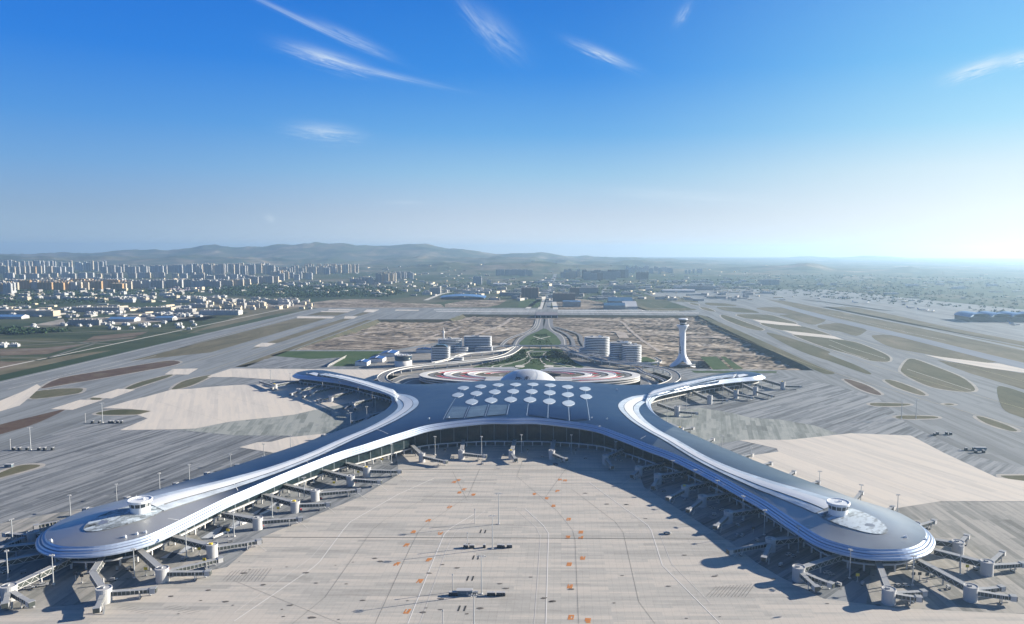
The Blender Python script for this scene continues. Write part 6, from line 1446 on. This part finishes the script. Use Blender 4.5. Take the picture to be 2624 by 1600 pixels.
big(1590, 783, 110, 90, 20, G_, 'gable', 'large blue-roofed hangar beyond the right end of the bridge road', roofm=HB); big(1575, 793, 90, 60, 16, G_, 'gable', 'second blue-roofed hangar in front of the large one', roofm=HB)
big(1615, 792, 60, 120, 10, W_, 'gable', 'white-roofed warehouse right of the blue hangars', roofm=M['roof_white']); big(1740, 750, 190, 40, 12, W_, 'gable', 'long pale-roofed shed beyond the right apron', roofm=M['roof_white'])
big(1600, 742, 140, 40, 26, G_, 'slab', 'long dark block in haze beyond the hangars'); big(1790, 744, 190, 40, 26, G_, 'slab', 'long hazy slab beyond the right apron'); big(1960, 731, 60, 40, 40, G_, 'slab', 'left hazy tower of a pair beyond the right taxiways', 'tower_block'); big(1985, 731, 66, 40, 38, G_, 'slab', 'right hazy tower of a pair beyond the right taxiways', 'tower_block')
big(1560, 760, 60, 40, 22, G_, 'slab', 'small grey block between the roads beyond the bridge'); big(1505, 752, 130, 40, 34, G_, 'slab', 'broad hazy dark block behind the central works')
# curved white hall
c = g(1185, 768); T = empty('curved_hall', (c.x, c.y, 0)); tag(T, 'long low hall with sweeping curved white roof beyond the left runways', 'hall')
mb = MB(); K = 24
for k in range(K):
    for s in (0,):
        x0, x1 = -115 + 230 * k / K, -115 + 230 * (k + 1) / K; z0, z1 = 9 + 9 * math.sin(math.pi * k / K) ** .8, 9 + 9 * math.sin(math.pi * (k + 1) / K) ** .8
        mb.quad((x0, 0, z0), (x1, 0, z1), (x1, 70, z1 + 6), (x0, 70, z0 + 6)); mb.quad((x0, 0, z0 - 2), (x1, 0, z1 - 2), (x1, 0, z1), (x0, 0, z0)); mb.quad((x0, 70, z0 + 6), (x1, 70, z1 + 6), (x1, 70, z1 + 4), (x0, 70, z0 + 4))
mb.build('roof', HR, T); mb = MB(); mb.box((0, 35, 0), (215, 60, 9)); mb.build('wall', M['band_glass'], T)
# terminal of the older airport side at the right edge
c = g(2650, 826); T = empty('old_terminal', (c.x, c.y, 0)); tag(T, 'old terminal with wavy pale blue roofs at the right edge', 'terminal')
for k in range(4):
    mb = MB()
    for j in range(10):
        a0, a1 = math.pi * j / 10, math.pi * (j + 1) / 10; x = -190 + 75 * k
        mb.quad((x - 38 * math.cos(a0), 0, 16 + 14 * math.sin(a0)), (x - 38 * math.cos(a1), 0, 16 + 14 * math.sin(a1)), (x - 38 * math.cos(a1), 110, 16 + 14 * math.sin(a1)), (x - 38 * math.cos(a0), 110, 16 + 14 * math.sin(a0)))
    mb.build('wavy_roof', HR, T)
mb = MB(); mb.box((-78, 55, 0), (300, 100, 16.5)); mb.build('wall', M['cab_glass'], T)
# distant parked aircraft on the old apron
al = None
for px, py, lab in [(2192, 777, 'first tiny parked airliner from left on the far old apron'), (2224, 777, 'second tiny parked airliner from left on the far old apron'), (2316, 782, 'tiny white airliner on the far side of the old apron'), (2334, 791, 'tiny airliner behind the group of three'),
                    (2362, 796, 'tiny airliner of the middle group, left one'), (2378, 798, 'tiny airliner of the middle group, middle one'), (2392, 800, 'tiny airliner of the middle group, right one'), (2455, 808, 'tiny airliner in front of the old terminal, farther'),
                    (2470, 812, 'tiny airliner in front of the old terminal, nearer'), (2546, 820, 'bright white airliner before the dark old terminal'), (2600, 834, 'tiny airliner at the right edge of the old apron'), (2590, 830, 'tiny airliner tucked beside the right edge airliner')]:
    if al is None:
        T = empty('airliner'); mb = MB(); P = [(0.3, -19), (1.5, -17), (2.0, -13), (2.0, 10), (1.3, 15), (.3, 19)]
        n_ = 12
        for r, y in P:
            for k in range(n_): a = 2 * math.pi * k / n_; mb.v.append((r * math.cos(a), y, 3.6 + r * math.sin(a)))
        for j in range(len(P) - 1):
            for k in range(n_): mb.face((j * n_ + k, j * n_ + (k + 1) % n_, (j + 1) * n_ + (k + 1) % n_, (j + 1) * n_ + k))
        mb.build('fuselage', M['jb_white'], T, smooth=True)
        for s in (1, -1):
            mb = MB(); mb.prism([(s * 1.5, -4), (s * 17, 5), (s * 17, 6.8), (s * 1.5, 3)], 2.7, 3.1); mb.build('wing', M['jb_grey'], T)
            mb = MB(); mb.prism([(s * .8, 13.5), (s * 6.5, 17), (s * 6.5, 18.3), (s * .8, 17)], 4.4, 4.7); mb.build('tailplane', M['jb_grey'], T)
            mb = MB(); mb.beam((s * 5.8, -4.5, 2.0), (s * 5.8, -.5, 2.0), 2, 2); mb.build('engine', M['jb_grey'], T)
            mb = MB(); mb.box((s * 3, 1, 0), (.6, 1.2, 2.8)); mb.build('landing_gear', M['rubber'], T)
        mb = MB(); i = len(mb.v); mb.v += [(.25, 11, 5), (.25, 18, 5), (.25, 19.5, 11.5), (.25, 17, 11.5), (-.25, 11, 5), (-.25, 18, 5), (-.25, 19.5, 11.5), (-.25, 17, 11.5)]
        for f in ((0, 1, 2, 3), (7, 6, 5, 4), (0, 4, 5, 1), (1, 5, 6, 2), (2, 6, 7, 3), (3, 7, 4, 0)): mb.face(f)
        mb.build('tail_fin', mat('tail_blue', (0.05, .1, .35), .4), T); al = T
    else: T = copy_tree(al)
    c = g(px, py); T.location = (c.x, c.y, .2); T.rotation_euler.z = (px % 7) * .5; tag(T, lab, 'airliner')
# ------------------------------------------------------------------ woods, far roads, fields
def wood(name, P, n, r0, r1, h0, h1, q=7): return scatter(name, P, n, r0, r1, h0, h1, M['leaf_far'], q)
wood('wood', [[(520, 740), (640, 733), (770, 735), (1000, 737), (1035, 752), (990, 762), (760, 763), (610, 760), (545, 752)]], 2600, 7, 13, 9, 18)
wood('tree_belt', [[(-20, 758), (200, 756), (330, 762), (330, 775), (-20, 786)], [(0, 845), (180, 850), (60, 858), (-20, 856)], [(20, 746), (330, 744), (520, 748), (500, 756), (40, 756)]], 420, 5, 11, 6, 13)
wood('tree_belt', [[(0, 730), (600, 722), (900, 726), (960, 728), (700, 730), (0, 738)], [(950, 735), (1300, 722), (1900, 716), (1900, 740), (1500, 762), (1200, 752)], [(1850, 738), (2260, 730), (2700, 770), (2700, 815), (2420, 795), (2200, 770), (1900, 752)], [(1900, 700), (2700, 715), (2700, 745), (1900, 735)]], 520, 6, 13, 4, 8, 8)
lines('far_road', [[(1399, 795), (1404, 775), (1408, 755), (1412, 738), (1416, 722), (1424, 700)]], 34, Z3, M['taxi'])
lines('far_road', [[(1352, 791), (1368, 777), (1382, 768), (1386, 760)], [(1090, 770), (1130, 754), (1160, 748)], [(1552, 762), (1600, 775), (1655, 797)], [(1384, 793), (1392, 776), (1396, 765)], [(1424, 793), (1420, 776), (1418, 764)]], 22, Z3, M['path'])
lines('far_road', [[(535, 752), (600, 737), (760, 722), (940, 716), (1020, 697)], [(0, 735), (400, 727), (700, 722)], [(1545, 770), (1545, 745), (1560, 730)], [(1235, 733), (1700, 728), (2100, 735)]], 16, Z3, M['taxi'])
sheet('lawn', [[(1336, 767), (1388, 767), (1384, 787), (1326, 787)]], Z3, M['lawn'])
sheet('bare_fields', [[(1140, 780), (1200, 769), (1300, 769), (1280, 781), (1250, 788), (1140, 788)], [(780, 778), (860, 768), (960, 766), (1010, 776), (1130, 780), (1140, 789), (790, 789)], [(620, 776), (790, 777), (780, 788), (700, 790)], [(1420, 765), (1500, 768), (1545, 775), (1560, 793), (1430, 794)]], Z2, M['dirt'])
sheet('bare_fields', [[(160, 818), (420, 808), (560, 812), (520, 822), (300, 832), (60, 838)], [(280, 805), (560, 800), (640, 802), (480, 815)]], Z2, concrete('yard_ground', (0.24, 0.22, 0.19), .4, .3, 40, 12))
sheet('old_apron', [[(1980, 762), (2110, 768), (2260, 775), (2430, 800), (2620, 830), (2900, 870), (2900, 905), (2624, 862), (2300, 800), (2100, 778)]], Z3, M['taxi'])
# ------------------------------------------------------------------ haze
mb = MB(); mb.box((0, 12800, -12.0), (51000, 28000, 425.0)); hz = mb.build('haze', []); tag(hz, kind='stuff')
hm = bpy.data.materials.new('haze_air'); hm.use_nodes = True; t = hm.node_tree; t.nodes.clear()
pv = t.nodes.new('ShaderNodeVolumePrincipled'); pv.inputs['Color'].default_value = (0.52, 0.76, 1.0, 1)
pv.inputs['Density'].default_value = 5.4e-5; pv.inputs['Anisotropy'].default_value = 0.52
ou = t.nodes.new('ShaderNodeOutputMaterial'); t.links.new(pv.outputs[0], ou.inputs['Volume'])
hz.data.materials.append(hm)
